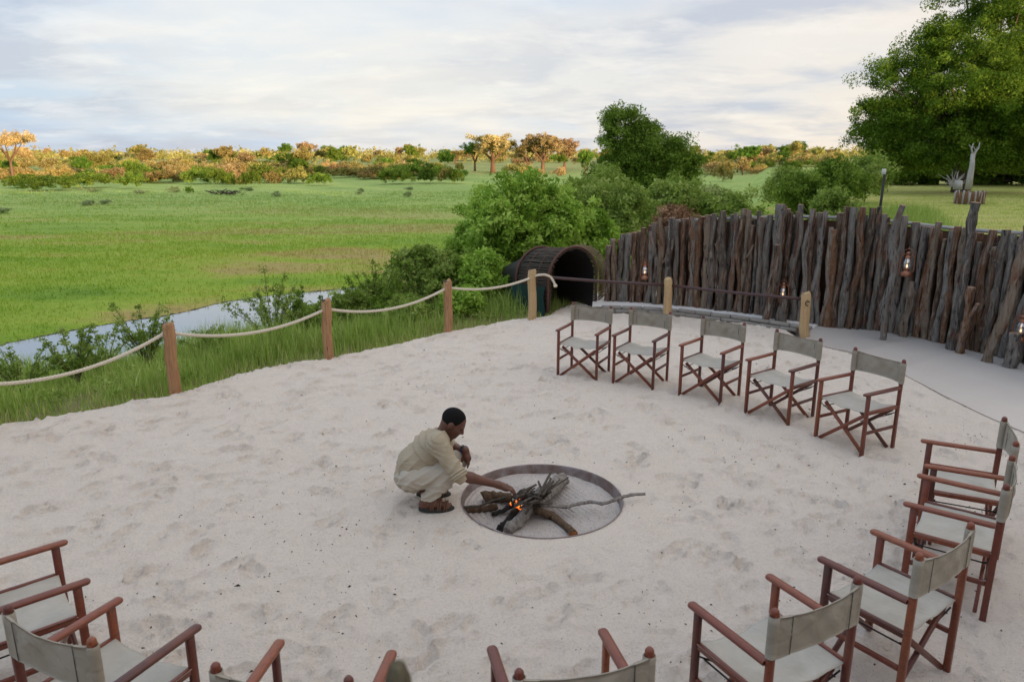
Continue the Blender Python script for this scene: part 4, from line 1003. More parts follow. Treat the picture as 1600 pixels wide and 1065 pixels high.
def m_shirt(t):
    o = t.tex(); g = t.noise(o, 3.5, 4, 0.6, 0.6); wv = t.noise(o, 300, 2, 0.5)
    return pbr(t, t.mix(g, (0.33, 0.265, 0.18), (0.46, 0.39, 0.285)), 0.9, t.bump(t.math('ADD', t.math('MULTIPLY', t.noise(t.mapping(o, (1, 1, 3)), 7, 3, 0.5, 1.5), 1.0), t.math('MULTIPLY', wv, 0.03)), 0.5, 0.02), spec=0.15)
M['shirt'] = material('shirt_cloth', m_shirt)
M['trouser'] = material('trouser_cloth', lambda t: pbr(t, t.mix(t.noise(t.tex(), 5, 4, 0.6), (0.43, 0.375, 0.30), (0.55, 0.49, 0.41)), 0.9, t.bump(t.noise(t.mapping(t.tex(), (1, 1, 2)), 10, 3, 0.5, 1.2), 0.5, 0.015), spec=0.15))
lo = (-1.15, 4.95, -0.02); hi = (0.15, 5.85, 0.98)
B_ = SDF(lo, hi, 0.0070)
h_ = J['head']; hd = Vector((0.80, -0.10, -0.60)).normalized()   # gaze, down to the fire
upv = Vector((0.60, 0.0, 0.80)); upv = (upv-hd*upv.dot(hd)).normalized(); sdv_ = hd.cross(upv)
def hp(f, s_, u_): return h_ + hd*f + sdv_*s_ + upv*u_
ry = math.atan2(-hd.z, hd.x)
B_.ell(hp(-0.012, 0, 0.022), (0.098, 0.076, 0.088), (0, ry, 0), 0.02)
B_.ell(hp(0.030, 0, -0.035), (0.060, 0.058, 0.075), (0, ry, 0), 0.03)
B_.ell(hp(0.060, 0, -0.088), (0.026, 0.028, 0.022), (0, ry, 0), 0.03)      # chin
B_.cap(hp(0.086, 0, 0.005), hp(0.104, 0, -0.026), 0.008, 0.013, 0.012)   # nose
B_.cap(hp(0.094, -0.013, -0.030), hp(0.094, 0.013, -0.030), 0.010, 0.010, 0.010)
B_.cap(hp(0.083, -0.018, -0.052), hp(0.083, 0.018, -0.052), 0.009, 0.009, 0.008)
B_.cap(hp(0.081, -0.015, -0.064), hp(0.081, 0.015, -0.064), 0.008, 0.008, 0.008)
B_.cap(hp(0.078, -0.035, 0.016), hp(0.080, 0.035, 0.016), 0.010, 0.010, 0.015)  # brow
for s_ in (-1, 1):
    B_.ell(hp(-0.008, s_*0.078, -0.012), (0.020, 0.009, 0.030), (0, ry, 0), 0.008)   # ear
    B_.ell(hp(0.062, s_*0.040, -0.028), (0.022, 0.018, 0.018), (0, ry, 0), 0.015)
B_.cap(hp(-0.030, 0, -0.055), J['neck']-Vector((0.01, 0, 0.02)), 0.054, 0.060, 0.03)
# trunk and limbs
B_.cap(J['neck']-Vector((0.03, 0, 0.03)), J['chest'], 0.075, 0.115, 0.05); B_.cap(J['chest'], J['belly'], 0.12, 0.12, 0.05); B_.cap(J['belly'], J['pelvis'], 0.12, 0.12, 0.05)
for a, e, w_, in (('shN', 'elN', 'wrN'), ('shF', 'elF', 'wrF')):
    B_.cap(J[a], J[e], 0.052, 0.042, 0.03); B_.cap(J[e], J[e].lerp(J[w_], 0.3), 0.040, 0.042, 0.02); B_.cap(J[e].lerp(J[w_], 0.3), J[w_], 0.041, 0.027, 0.02)
for hp_, kn_, an_ in (('hipN', 'knN', 'anN'), ('hipF', 'knF', 'anF')):
    B_.cap(J[hp_], J[kn_], 0.082, 0.056, 0.03); B_.cap(J[kn_], J[kn_].lerp(J[an_], 0.35), 0.050, 0.052, 0.03); B_.cap(J[kn_].lerp(J[an_], 0.35), J[an_], 0.050, 0.034, 0.03)
    a = J[an_]; gz = 0.045
    B_.cap((a.x-0.035, a.y, gz), (a.x+0.06, a.y-0.005, gz+0.01), 0.036, 0.036, 0.03); B_.cap((a.x+0.06, a.y-0.005, gz+0.005), (a.x+0.155, a.y-0.01, 0.036), 0.036, 0.026, 0.03); B_.cap(a, (a.x-0.01, a.y, gz), 0.036, 0.036, 0.03)
    for q in range(5): B_.cap((a.x+0.15, a.y-0.036+q*0.017, 0.036), (a.x+0.185-0.006*abs(q-3), a.y-0.040+q*0.018, 0.032), 0.010, 0.009, 0.006)
# near hand: palm, thumb and bent fingers round the kindling
wr = J['wrN']; pd = (hN-wr).normalized(); palm = wr+pd*0.065; B_.cap(wr, palm, 0.027, 0.030, 0.02); B_.ell(wr+pd*0.055, (0.045, 0.038, 0.020), (0, math.atan2(-pd.z, pd.x), 0), 0.015)
dn_ = Vector((0.35, 0, -1)).normalized()
for q in range(4):
    r0 = palm+Vector((0.012, -0.030+0.020*q, 0)); l1, l2 = [(0.030, 0.030), (0.036, 0.036), (0.038, 0.038), (0.034, 0.032)][q]
    k1 = r0+pd*l1; k2 = k1+(pd*0.4+dn_*0.8)*l2; k3 = k2+dn_*0.022
    B_.cap(r0, k1, 0.0095, 0.009, 0.006); B_.cap(k1, k2, 0.009, 0.008, 0.006); B_.cap(k2, k3, 0.008, 0.007, 0.005)
tb = wr+pd*0.03+Vector((0, 0.03, -0.005)); B_.cap(tb, tb+Vector((0.035, 0.018, -0.018)), 0.012, 0.010, 0.008); B_.cap(tb+Vector((0.035, 0.018, -0.018)), tb+Vector((0.062, 0.010, -0.040)), 0.010, 0.008, 0.006)
# far hand hanging over the knee
wr = J['wrF']; pd = Vector((0.22, -0.10, -1)).normalized(); B_.cap(wr, wr+pd*0.07, 0.027, 0.034, 0.02); B_.cap(wr+pd*0.05+Vector((0, -0.015, 0)), wr+pd*0.07+Vector((0, 0.02, 0)), 0.02, 0.02, 0.02)
for q in range(4):
    r0 = wr+pd*0.075+Vector((0.004, -0.030+0.020*q, 0)); l = [0.058, 0.068, 0.070, 0.060][q]; k1 = r0+pd*l*0.55; k2 = k1+(pd+Vector((-0.55, 0, 0))).normalized()*l*0.5
    B_.cap(r0, k1, 0.0095, 0.009, 0.006); B_.cap(k1, k2, 0.009, 0.0075, 0.006)
B_.cap(wr+pd*0.03, wr+pd*0.055+Vector((-0.035, -0.015, -0.01)), 0.013, 0.011, 0.01); B_.cap(wr+pd*0.055+Vector((-0.035, -0.015, -0.01)), wr+pd*0.09+Vector((-0.045, -0.02, 0)), 0.011, 0.008, 0.006)
def child(o): o.location = -man.location; return o
child(B_.build('body', M['skin'], man))
# hair
Hh_ = SDF((h_.x-0.14, h_.y-0.12, h_.z-0.14), (h_.x+0.14, h_.y+0.12, h_.z+0.16), 0.0045)
Hh_.ell(hp(-0.016, 0, 0.026), (0.0985, 0.0785, 0.089), (0, ry, 0), 0.01)
x, y, z = np.meshgrid(*Hh_.ax, indexing='ij'); fx = (x-h_.x)*hd.x+(y-h_.y)*hd.y+(z-h_.z)*hd.z; ux = (x-h_.x)*upv.x+(y-h_.y)*upv.y+(z-h_.z)*upv.z
Hh_.F = np.maximum(Hh_.F, (np.maximum(fx-0.045-0.35*(ux-0.05), -(ux+0.045)+np.clip(fx+0.03, 0, 1)*0.8)).astype(np.float32)); child(Hh_.build('hair', M['hair'], man))
# shirt
S_ = SDF(lo, hi, 0.0075)
S_.cap(J['neck']-Vector((0.028, 0, 0.028)), J['chest'], 0.088, 0.140, 0.06); S_.ell(J['chest']+Vector((-0.01, 0, 0.0)), (0.135, 0.165, 0.15), (0, 0.6, 0), 0.05); S_.cap(J['chest'], J['belly'], 0.142, 0.145, 0.05)
S_.cap(J['belly'], J['pelvis']+Vector((-0.01, 0, -0.005)), 0.142, 0.132, 0.05); S_.ell(J['belly']+Vector((-0.03, 0, 0.02)), (0.13, 0.17, 0.15), (0, 0.7, 0), 0.05)
S_.cap(J['shN'], J['elN'].lerp(J['shN'], 0.10), 0.078, 0.062, 0.05); S_.cap(J['shF'], J['elF'], 0.074, 0.060, 0.05)
a = J['elN'].lerp(J['shN'], 0.12); b = J['elN'].lerp(J['shN'], -0.06); S_.cap(a, b, 0.058, 0.058, 0.008)
S_.cap(J['shN'].lerp(J['neck'], 0.5), J['shN'], 0.075, 0.075, 0.05)
def wr_(x, y, z):
    u_ = (x-J['belly'].x)*0.75+(z-J['belly'].z)*-0.65
    w1 = 1.6*np.sin(y*11+x*7+0.5)+1.2*np.sin(z*17-y*8)
    f1 = np.sin((x*0.55+z*0.85)*62+w1*1.4); f2 = np.sin((x*0.9-z*0.35)*48+w1*1.1+y*6)
    m_ = 0.5+0.5*np.sin(x*13+z*6+1.0)
    return -0.018*m_*((1-np.abs(f1))**1.7)+0.004-0.013*(1-m_)*((1-np.abs(f2))**1.7)+0.003
S_.wrinkle(wr_)
cn = (J['neck']-J['chest']).normalized(); x, y, z = np.meshgrid(*S_.ax, indexing='ij'); q0 = J['neck']+cn*0.006; al = (x-q0.x)*cn.x+(y-q0.y)*cn.y+(z-q0.z)*cn.z
rad_ = np.sqrt(np.maximum((x-q0.x)**2+(y-q0.y)**2+(z-q0.z)**2-al**2, 0)); S_.F = np.maximum(S_.F, np.minimum(al, 0.088-rad_).astype(np.float32))
child(S_.build('shirt', M['shirt'], man))
# collar and rolled cuff
mb = MB(); cc = J['neck']+cn*0.002; e1 = cn.cross(Vector((0, 1, 0))).normalized(); e2 = cn.cross(e1)
mb.tube([cc+e1*0.064*math.cos(a)+e2*0.066*math.sin(a)+cn*0.012*math.cos(a) for a in np.linspace(0.5, 2*math.pi-0.5, 22)], 0.015, 8); child(mb.build('collar', M['shirt'], man, sm=True))
for e_, s_, w_ in (('elN', 'shN', 'wrN'),):
    d = (J[e_]-J[s_]).normalized(); c0 = J[e_]+d*0.004; f1 = d.cross(Vector((0, 1, 0))).normalized(); f2 = d.cross(f1); mb = MB()
    for q, rr_ in ((-0.022, 0.058), (0.0, 0.061), (0.018, 0.056)): mb.tube([c0+d*q+f1*rr_*math.cos(a)+f2*rr_*math.sin(a) for a in np.linspace(0, 2*math.pi, 20)], 0.012, 6)
    child(mb.build('cuff', M['shirt'], man, sm=True))
# trousers
T_ = SDF(lo, hi, 0.0075)
T_.cap(J['belly'].lerp(J['pelvis'], 0.5), J['pelvis'], 0.125, 0.135, 0.04)
for hp_, kn_, an_ in (('hipN', 'knN', 'anN'), ('hipF', 'knF', 'anF')):
    T_.cap(J[hp_]+Vector((-0.01, 0, 0)), J[kn_], 0.108, 0.072, 0.05); T_.cap(J[kn_], J[kn_].lerp(J[an_], 0.4), 0.070, 0.068, 0.03); T_.cap(J[kn_].lerp(J[an_], 0.4), J[an_]+Vector((0, 0, 0.03)), 0.068, 0.054, 0.03)
T_.wrinkle(lambda x, y, z: -0.012*((1-np.abs(np.sin(z*55+1.5*np.sin(x*25)+2*y)))**1.8)*sstep(-z, -0.32, -0.22)+0.003-0.009*((1-np.abs(np.sin((x-z)*34+1.3*np.sin(y*20+x*9))))**2))
T_.cut_below((0, 0, -1), -0.085); child(T_.build('trousers', M['trouser'], man))
for s_ in (-1, 1):
    eb = MB(); c0 = hp(0.076, s_*0.031, -0.004); eb.tube([c0-hd*0.012, c0-hd*0.004, c0+hd*0.003, c0+hd*0.006], [0.004, 0.011, 0.009, 0.003], 8); child(eb.build('eye', M['hair'], man, sm=True))
# watch
wq = J['wrF']+Vector((0, 0, 0.01)); wd = (J['wrF']-J['elF']).normalized(); wc_ = J['wrF']-wd*0.012; f1 = wd.cross(Vector((0, 0, 1))).normalized(); f2 = wd.cross(f1)
mb = MB()
for q in (-0.006, 0.006): mb.tube([wc_+wd*q+f1*0.031*math.cos(a)+f2*0.031*math.sin(a) for a in np.linspace(0, 2*math.pi, 20)], 0.006, 6)
wt = mb.build('watch_strap', material('blue_strap', m_simple((0.02, 0.03, 0.16), 0.5)), man, sm=True); child(wt)
mb = MB(); dq = (Vector((0, -0.6, 0.8))-wd*Vector((0, -0.6, 0.8)).dot(wd)).normalized(); mb.tube([wc_+dq*0.026, wc_+dq*0.042], 0.018, 14); child(mb.build('watch_face', material('watch_face', m_simple((0.05, 0.055, 0.05), 0.2, 0.3, 0.6)), man))
# sandals
M['sole'] = material('sandal_sole', m_simple((0.035, 0.035, 0.03), 0.8)); M['strap'] = material('sandal_strap', m_simple((0.16, 0.07, 0.035), 0.65))
for an_ in ('anN', 'anF'):
    a = J[an_]; sb = MB(); out = []
    for q in np.linspace(0, 2*math.pi, 26, endpoint=False):
        lx = math.cos(q); out.append((a.x+0.07+0.142*lx, a.y-0.008+(0.050+0.010*lx)*math.sin(q)))
    k = len(out); V = [(x, y, z) for z in (-0.005, 0.014, 0.022) for x, y in out]
    sb.add(V, F4=[[r*k+q, r*k+(q+1) % k, (r+1)*k+(q+1) % k, (r+1)*k+q] for r in range(2) for q in range(k)], FN=[[2*k+q for q in range(k)]]); sn = child(sb.build('sandal_sole', M['sole'], man))
    st = MB()
    for xo, rr_, hh_ in ((0.135, 0.045, 0.062), (0.085, 0.047, 0.082), (0.03, 0.046, 0.095)):
        st.tube([(a.x+xo+0.008*math.sin(q), a.y-0.006+rr_*math.cos(q), 0.012+hh_*math.sin(q)) for q in np.linspace(0, math.pi, 14)], 0.0075, 6)
        st.tube([(a.x+xo+0.016+0.008*math.sin(q), a.y-0.006+rr_*math.cos(q), 0.012+hh_*0.97*math.sin(q)) for q in np.linspace(0, math.pi, 14)], 0.0075, 6)
    st.tube([(a.x-0.005-0.048*math.sin(q), a.y+0.045*math.cos(q), 0.075) for q in np.linspace(0, math.pi, 12)], 0.010, 6); st.tube([(a.x-0.048, a.y, 0.02), (a.x-0.052, a.y, 0.08)], 0.012, 6)
    child(st.build('sandal_strap', M['strap'], man, sm=True))

# ------------------------------------------------------------------ foliage tools
def leaves(name, centers, spread, n, size, seed, up=0.3, aspect=0.5, droop=0.0):
    """n leaf faces scattered round clump centres; returns mesh with a per-vertex shade value 'v'"""
    rg = np.random.default_rng(seed); centers = np.asarray(centers, float); spread = np.broadcast_to(np.asarray(spread, float).reshape(-1, 1), (len(centers), 1))
    ci = rg.integers(0, len(centers), n); g = rg.standard_normal((n, 3)); g /= (np.linalg.norm(g, axis=1)[:, None]+1e-9); g *= rg.random((n, 1))**0.45
    P = centers[ci]+g*spread[ci]*rg.uniform(0.55, 1.15, (len(centers), 1))[ci]*np.array([1, 1, 0.8])
    nn = rg.standard_normal((n, 3))+np.array([0, 0, up])*1.5+g*0.8; nn /= np.linalg.norm(nn, axis=1)[:, None]
    a = rg.standard_normal((n, 3)); a[:, 2] -= droop; a -= nn*(a*nn).sum(1)[:, None]; a /= np.linalg.norm(a, axis=1)[:, None]; b = np.cross(nn, a)
    L = size*np.clip(np.exp(rg.normal(-0.08, 0.42, (n, 1))), 0.35, 2.2); Wd = L*aspect
    V = np.stack([P-a*L*0.55, P+b*Wd*0.8+a*L*0.15, P+a*L*0.55-b*Wd*0.35], 1).reshape(-1, 3)
    F = np.arange(n*3).reshape(n, 3); me = mesh_np(name, V, F)
    at_ = me.attributes.new('v', 'FLOAT', 'POINT'); cv = rg.uniform(0.12, 0.88, len(centers))[ci]
    vals = np.clip(cv+rg.normal(0, 0.16, n), 0, 1); at_.data.foreach_set('value', np.repeat(vals, 3).astype(np.float32)); return me
def shell(blobs, n, seed, lo=0.55):
    """clump centres near the surface of ellipsoid lobes"""
    rg = np.random.default_rng(seed); vol = np.array([r[0]*r[1]+r[0]*r[2] for c, r in blobs]); k = rg.choice(len(blobs), n, p=vol/vol.sum())
    g = rg.standard_normal((n, 3)); g /= np.linalg.norm(g, axis=1)[:, None]; g[:, 2] = np.where(g[:, 2] < -0.45, -g[:, 2]*0.5, g[:, 2])
    g *= rg.uniform(lo, 1.06, (n, 1))
    sh = rg.random(n) < 0.13; g[sh] *= (rg.uniform(1.05, 1.33, (n, 1)))[sh]; g[sh, 2] = np.abs(g[sh, 2])
    return np.array([blobs[q][0] for q in k])+g*np.array([blobs[q][1] for q in k])
def branches(mb, root, targets, r0, seed, k=6):
    rg = np.random.default_rng(seed); root = np.array(root, float)
    for tq in targets:
        tq = np.array(tq, float); m = root*0.5+tq*0.5+rg.standard_normal(3)*0.10*np.linalg.norm(tq-root); m[2] += 0.08*np.linalg.norm(tq-root)
        q = np.linspace(0, 1, 7)[:, None]; P = root*(1-q)**2+2*m*q*(1-q)+tq*q**2
        mb.tube(P, np.linspace(r0, r0*0.22, 7), k, False)
def plant(name, loc, blobs, nclump, spread, nleaf, size, leafm, barkm, seed, label, cat, group=None, trunk_h=0.3, trunk_r=0.05, lo=0.5, fol='foliage', nb=None, **kw):
    root = empty(name, loc, label=label, cat=cat, group=group); cl = shell(blobs, nclump, seed, lo)
    me = leaves(fol, cl, spread, nleaf, size, seed, **kw); link(fol, me, leafm, root)
    mb = MB(); mb.tube([(0, 0, -0.3), (0.02, 0.01, trunk_h*0.5), (0, 0, trunk_h)], [trunk_r*1.3, trunk_r*1.05, trunk_r], 8)
    tg = cl[np.random.default_rng(seed).choice(len(cl), min(nb or 26, len(cl)), replace=False)]; branches(mb, (0, 0, trunk_h*0.9), tg, trunk_r*(0.7 if trunk_r < 0.15 else 0.35), seed)
    mb.build('trunk' if trunk_h > 1 else 'stems', barkm, root, sm=True); return root
def tz(x, y): return float(terrain(np.array([x]), np.array([y]))[0])
def gp(px, dist):
    """ground point seen in column px at forward distance dist"""
    X_ = (px-800)/FPX; y = dist; x = X_*dist
    for _ in range(3): x = X_*(y*math.cos(TH)+(HC-tz(x, y))*math.sin(TH))
    return x, y, tz(x, y)
def pl_by_px(px, dist, ytop, ybot_z, halfw_px):
    x, y, z = gp(px, dist); zt = topz(x, y, ytop); return x, y, z, zt-z, halfw_px*dist/FPX

# --- bushes on the river side near the terrace
def bush(px, dist, ytop, hw, leafm, n, size, seed, label, lobes=5, cat='bush', name='bush', group=None, nclump=None, spread=None, flatz=1.0, trunk_r=0.04, **kw):
    x, y, z, H_, W_ = pl_by_px(px, dist, ytop, None, hw); rg = np.random.default_rng(seed); bl = [((0, 0, H_*0.42), (W_*0.80, W_*0.75, H_*0.50))]
    for q in range(lobes):
        a = rg.uniform(0, 6.28); rr_ = rg.uniform(0.35, 0.62)*W_; s_ = rg.uniform(0.34, 0.55); hz = rg.uniform(0.3, 0.72)*H_
        bl.append(((rr_*math.cos(a), rr_*math.sin(a), hz), (W_*s_, W_*s_, min(H_*0.34, H_-hz)*0.95)))
    bl.append(((rg.uniform(-0.2, 0.2)*W_, 0, H_*0.75), (W_*0.42, W_*0.42, H_*0.25)))
    nc = int((nclump or int(150+W_*60))*1.15)
    return plant(name, (x, y, z), bl, nc, spread or 0.20*W_, n, size, leafm, M['bark'], seed, label, cat, group, trunk_h=0.25*H_ if H_ < 4 else 1.2, trunk_r=trunk_r, **kw)
bush(812, 16.5, 266, 96, M['leaf_bright'], 52000, 0.085, 11, 'large bright green bush rising directly behind the woven tunnel', nclump=560, spread=0.24)
bush(748, 17.5, 300, 55, M['leaf_bright'], 20000, 0.080, 12, 'bright green bush shoulder left of the one behind the tunnel', nclump=160, spread=0.24)
bush(885, 18.0, 295, 75, M['leaf_bright'], 26000, 0.085, 18, 'bright green bush right behind the tunnel and the first stockade logs', nclump=220, spread=0.26)
bush(560, 13.2, 452, 44, M['leaf_mid'], 12000, 0.05, 83, 'leafy shrub at the water behind the second rope post', nclump=170, spread=0.15)
bush(498, 12.4, 478, 36, M['leaf_mid'], 9000, 0.045, 84, 'low leafy shrub directly left of the second rope post', nclump=130, spread=0.13)
bush(628, 12.6, 462, 44, M['leaf_mid'], 12000, 0.05, 85, 'leafy shrub between the second and third rope posts', nclump=160, spread=0.15)
bush(722, 12.9, 452, 40, M['leaf_bright'], 12000, 0.05, 86, 'fresh green shrub just right of the third rope post', nclump=150, spread=0.15)
bush(408, 11.2, 520, 34, M['leaf_mid'], 7000, 0.042, 87, 'low leafy shrub midway between the first two rope posts', nclump=110, spread=0.12)
bush(665, 14.8, 376, 66, M['leaf_mid'], 24000, 0.065, 13, 'dense green shrub behind the third rope post', nclump=240, spread=0.20)
bush(762, 14.3, 392, 50, M['leaf_bright'], 22000, 0.06, 81, 'bright green bush skirt between the third rope post and the tunnel', nclump=240, spread=0.20)
bush(690, 15.8, 400, 50, M['leaf_mid'], 14000, 0.07, 82, 'green shrub peeking over the dense one at the water end', nclump=170, spread=0.22)
bush(600, 14.0, 432, 50, M['leaf_mid'], 9000, 0.045, 14, 'small thorny shrub left of the dense one at the water', nclump=130, spread=0.18)
bush(968, 21.0, 282, 90, M['leaf_mid'], 34000, 0.090, 15, 'broad green bush between the tunnel bush and the brown creeper', nclump=320, spread=0.30)
bush(905, 24.0, 275, 60, M['leaf_mid'], 19000, 0.10, 25, 'green bush further back, left of the two-humped tree foot', nclump=200, spread=0.34)
bush(1045, 23.0, 280, 66, M['leaf_mid'], 24000, 0.10, 16, 'green bush behind the brown creeper on the stockade', nclump=240, spread=0.32)
bush(1108, 26.0, 285, 48, M['leaf_grey'], 14000, 0.11, 17, 'soft grey-green bush left of the open meadow view', nclump=140, spread=0.34)
bush(1150, 22.0, 300, 55, M['leaf_mid'], 16000, 0.095, 19, 'low green bush just behind the middle of the stockade', nclump=150, spread=0.30)
bush(1052, 15.8, 314, 56, M['leaf_dry'], 20000, 0.045, 20, 'heap of reddish brown dry creeper on top of the stockade', cat='creeper', name='dry_creeper', nclump=160, spread=0.16)
bush(1225, 34, 262, 46, M['leaf_mid'], 18000, 0.10, 21, 'green bush behind the stockade at the left of the dark thicket', nclump=180, spread=0.42)
bush(1262, 29, 272, 50, M['leaf_dark'], 20000, 0.085, 22, 'dark low bush in the thicket behind the stockade', nclump=180, spread=0.36)
bush(1310, 38, 244, 52, M['leaf_dark'], 20000, 0.11, 23, 'tallest dark bush of the thicket in front of the big tree', nclump=200, spread=0.46)
bush(1350, 42, 236, 40, M['leaf_mid'], 10000, 0.12, 24, 'mid green bush touching the left skirt of the big tree', nclump=150, spread=0.5)
bush(1300, 27, 295, 42, M['leaf_mid'], 14000, 0.08, 26, 'small bush with reddish shoots close behind the stockade', nclump=130, spread=0.32)
# the two-humped tree at the centre
x, y, z = gp(1015, 40)
def lobe(px, py, rpx, dist, x0, y0, z0, dy=0.0, sq=1.0):
    p = atY(px, py, y0); r = rpx*dist/FPX; return ((p.x-x0, dy, p.z-z0), (r, r*0.95, r*sq))
bl = [lobe(*q, 40, x, y, z) for q in ((968, 188, 28), (972, 215, 34), (1042, 240, 42), (1002, 245, 46), (970, 262, 42), (1066, 258, 32), (958, 228, 24), (1008, 208, 24), (1030, 280, 50), (1000, 300, 55), (1060, 290, 36), (950, 290, 34))]
plant('tree', (x, y, z), bl, 620, 0.52, 90000, 0.10, M['leaf_dark'], M['bark'], 31, 'dense two-humped green tree standing behind the bushes at the centre', 'tree', trunk_h=1.6, trunk_r=0.2, fol='crown', nb=50)
x, y, z = gp(948, 34); bush(948, 34, 252, 36, M['leaf_mid'], 12000, 0.10, 32, 'rounded green bush at the left foot of the two-humped tree', nclump=180, spread=0.40)
# big tree on the right and its dark neighbours
def bigtree(px, dist, lobes, n, seed, label, nclump, spread, leafm=M['leaf_tree'], th=4.0, tr_=0.5, size=0.19, group=None, nb=70):
    x, y, z = gp(px, dist); bl = []
    for q in lobes:
        p = atY(q[0], q[1], y); r = q[2]*dist/FPX; bl.append(((p.x-x, (q[3] if len(q) > 3 else 0)*r, p.z-z), (r, r, r*0.82)))
    return plant('tree', (x, y, z), bl, nclump, spread, n, size, leafm, M['bark'], seed, label, 'tree', group, trunk_h=th, trunk_r=tr_, fol='crown', nb=nb, droop=0.6)
bigtree(1500, 52, [(1380, 130, 40), (1400, 190, 55), (1450, 70, 38), (1480, 150, 75, -0.4), (1545, 40, 60), (1560, 150, 80, -0.5), (1520, -20, 60), (1420, 110, 42), (1440, 220, 55), (1520, 215, 62), (1365, 215, 34), (1355, 170, 26), (1600, 100, 70), (1600, 0, 60), (1480, 60, 40), (1400, 240, 40, -0.3), (1470, 245, 45, -0.3), (1550, 235, 50, -0.4), (1590, 200, 60, -0.5), (1350, 225, 24), (1390, 255, 30, -0.2), (1440, 258, 34, -0.2), (1495, 250, 36, -0.3), (1555, 256, 36, -0.2), (1600, 250, 40, -0.2), (1430, 175, 60), (1500, 100, 70), (1540, 190, 70), (1400, 215, 45)],
        300000, 41, 'huge spreading green tree filling the upper right corner', 1500, 0.78, size=0.125, nb=34)
bigtree(1640, 62, [(1600, 160, 90), (1650, 60, 90), (1560, 210, 70), (1700, 150, 110), (1640, 230, 90), (1600, -30, 60)], 32000, 42, 'dark tree behind the huge one at the right edge', 260, 1.2, M['leaf_dark'], 4.0, 0.5, 0.26)
bigtree(1460, 66, [(1400, 262, 40), (1450, 265, 45), (1500, 262, 48), (1550, 265, 48), (1600, 265, 50), (1640, 262, 50), (1430, 215, 40), (1520, 205, 45), (1580, 200, 50), (1365, 268, 26), (1470, 282, 30), (1530, 284, 30), (1590, 284, 30), (1410, 280, 26), (1640, 280, 30)], 60000, 43, 'dark undergrowth tree in the shade beneath the big crown', 330, 0.9, M['leaf_dark'], 1.0, 0.3, 0.26)

# --- thicket on the far side of the plain
def small_mesh(seed, kind):
    rg = np.random.default_rng(seed)
    if kind == 'shrub':
        bl = [((rg.uniform(-.5, .5), rg.uniform(-.5, .5), rg.uniform(0.25, 0.6)), (rg.uniform(.35, .65), rg.uniform(.35, .65), rg.uniform(.25, .42))) for _ in range(6)]
        return leaves('foliage', shell(bl, 70, seed, 0.4), 0.20, 6000, 0.058, seed, up=0.5)
    if kind == 'dome':
        bl = [((0, 0, 0.38), (0.88, 0.8, 0.50))]+[((rg.uniform(-.45, .45), rg.uniform(-.4, .4), rg.uniform(0.35, 0.6)), (rg.uniform(.3, .5), rg.uniform(.3, .5), rg.uniform(.25, .35))) for _ in range(4)]
        return leaves('foliage', shell(bl, 110, seed, 0.55), 0.15, 9000, 0.055, seed, up=0.5)
    if kind == 'round':
        bl = [((rg.uniform(-.35, .35), rg.uniform(-.3, .3), rg.uniform(0.9, 1.5)), (rg.uniform(.35, .6),)*2+(rg.uniform(.3, .45),)) for _ in range(6)]
        return leaves('foliage', shell(bl, 110, seed, 0.35), 0.17, 10000, 0.066, seed, up=0.4)
    if kind == 'umbrella':
        bl = [((rg.uniform(-.9, .9), rg.uniform(-.7, .7), 1.40+rg.uniform(-0.08, 0.10)), (rg.uniform(.45, .75), rg.uniform(.4, .6), 0.22)) for _ in range(9)]
        return leaves('foliage', shell(bl, 130, seed, 0.3), 0.15, 12000, 0.055, seed, up=0.8)
def trunk_mesh(seed, hh, tg, r=0.06):
    mb = MB(); rg = np.random.default_rng(seed); mb.tube([(0, 0, -0.2), (rg.uniform(-.05, .05), 0, hh*0.5), (0, 0, hh)], [r*1.4, r, r*0.8], 7); branches(mb, (0, 0, hh), tg, r*0.7, seed, 5); me = mb.mesh('trunk', True); me.materials.append(M['barkred']); return me
SH = {}
for lm in ('leaf_far', 'leaf_gold', 'leaf_farg', 'leaf_tuss'):
    for kd, cn_ in (('shrub', 5), ('dome', 4), ('round', 3), ('umbrella', 2)):
        L = []
        for q in range(cn_):
            me = small_mesh(200+q*7+len(lm)+hash(kd) % 1 + {'shrub': 0, 'dome': 30, 'round': 50, 'umbrella': 90}[kd], kd); me.materials.append(M[lm]); L.append(me)
        SH[lm, kd] = L
TRM = {'round': trunk_mesh(1, 0.55, [(.4, 0, 1.1), (-.4, .1, 1.1), (0, .4, 1.2), (.1, -.4, 1.1), (0, 0, 1.4)], 0.07), 'umbrella': trunk_mesh(2, 0.7, [(.8, 0, 1.4), (-.8, .2, 1.4), (.1, .6, 1.4), (-.3, -.6, 1.4), (.4, -.3, 1.45)], 0.06)}
def fartree(px, dist, ytop, hw, lm, kd, label, group=None, seed=0, cat=None, zb=None):
    x, y, z = gp(px, dist); Ht = topz(x, y, ytop)-z; W_ = hw*dist/FPX; hz = {'shrub': 0.95, 'dome': 0.95, 'round': 1.85, 'umbrella': 1.68}[kd]; wx = {'shrub': 1.0, 'dome': 0.95, 'round': 0.85, 'umbrella': 1.45}[kd]
    L = SH[lm, kd]; me = L[seed % len(L)]; rz = rng.uniform(0, 6.28)
    sc = (W_/wx, W_/wx, Ht/hz)
    if kd in ('shrub', 'dome'):
        o = link('shrub', me, None); o.location = (x, y, z-0.1); o.scale = sc; o.rotation_euler = (0, 0, rz); return tag(o, label, cat or 'shrub', group)
    r = empty('acacia_tree' if kd == 'umbrella' else 'tree', (x, y, z-0.1), rz, label=label, cat=cat or 'tree', group=group)
    r.scale = sc; link('crown', me, None, r); link('trunk', TRM[kd], None, r); return r
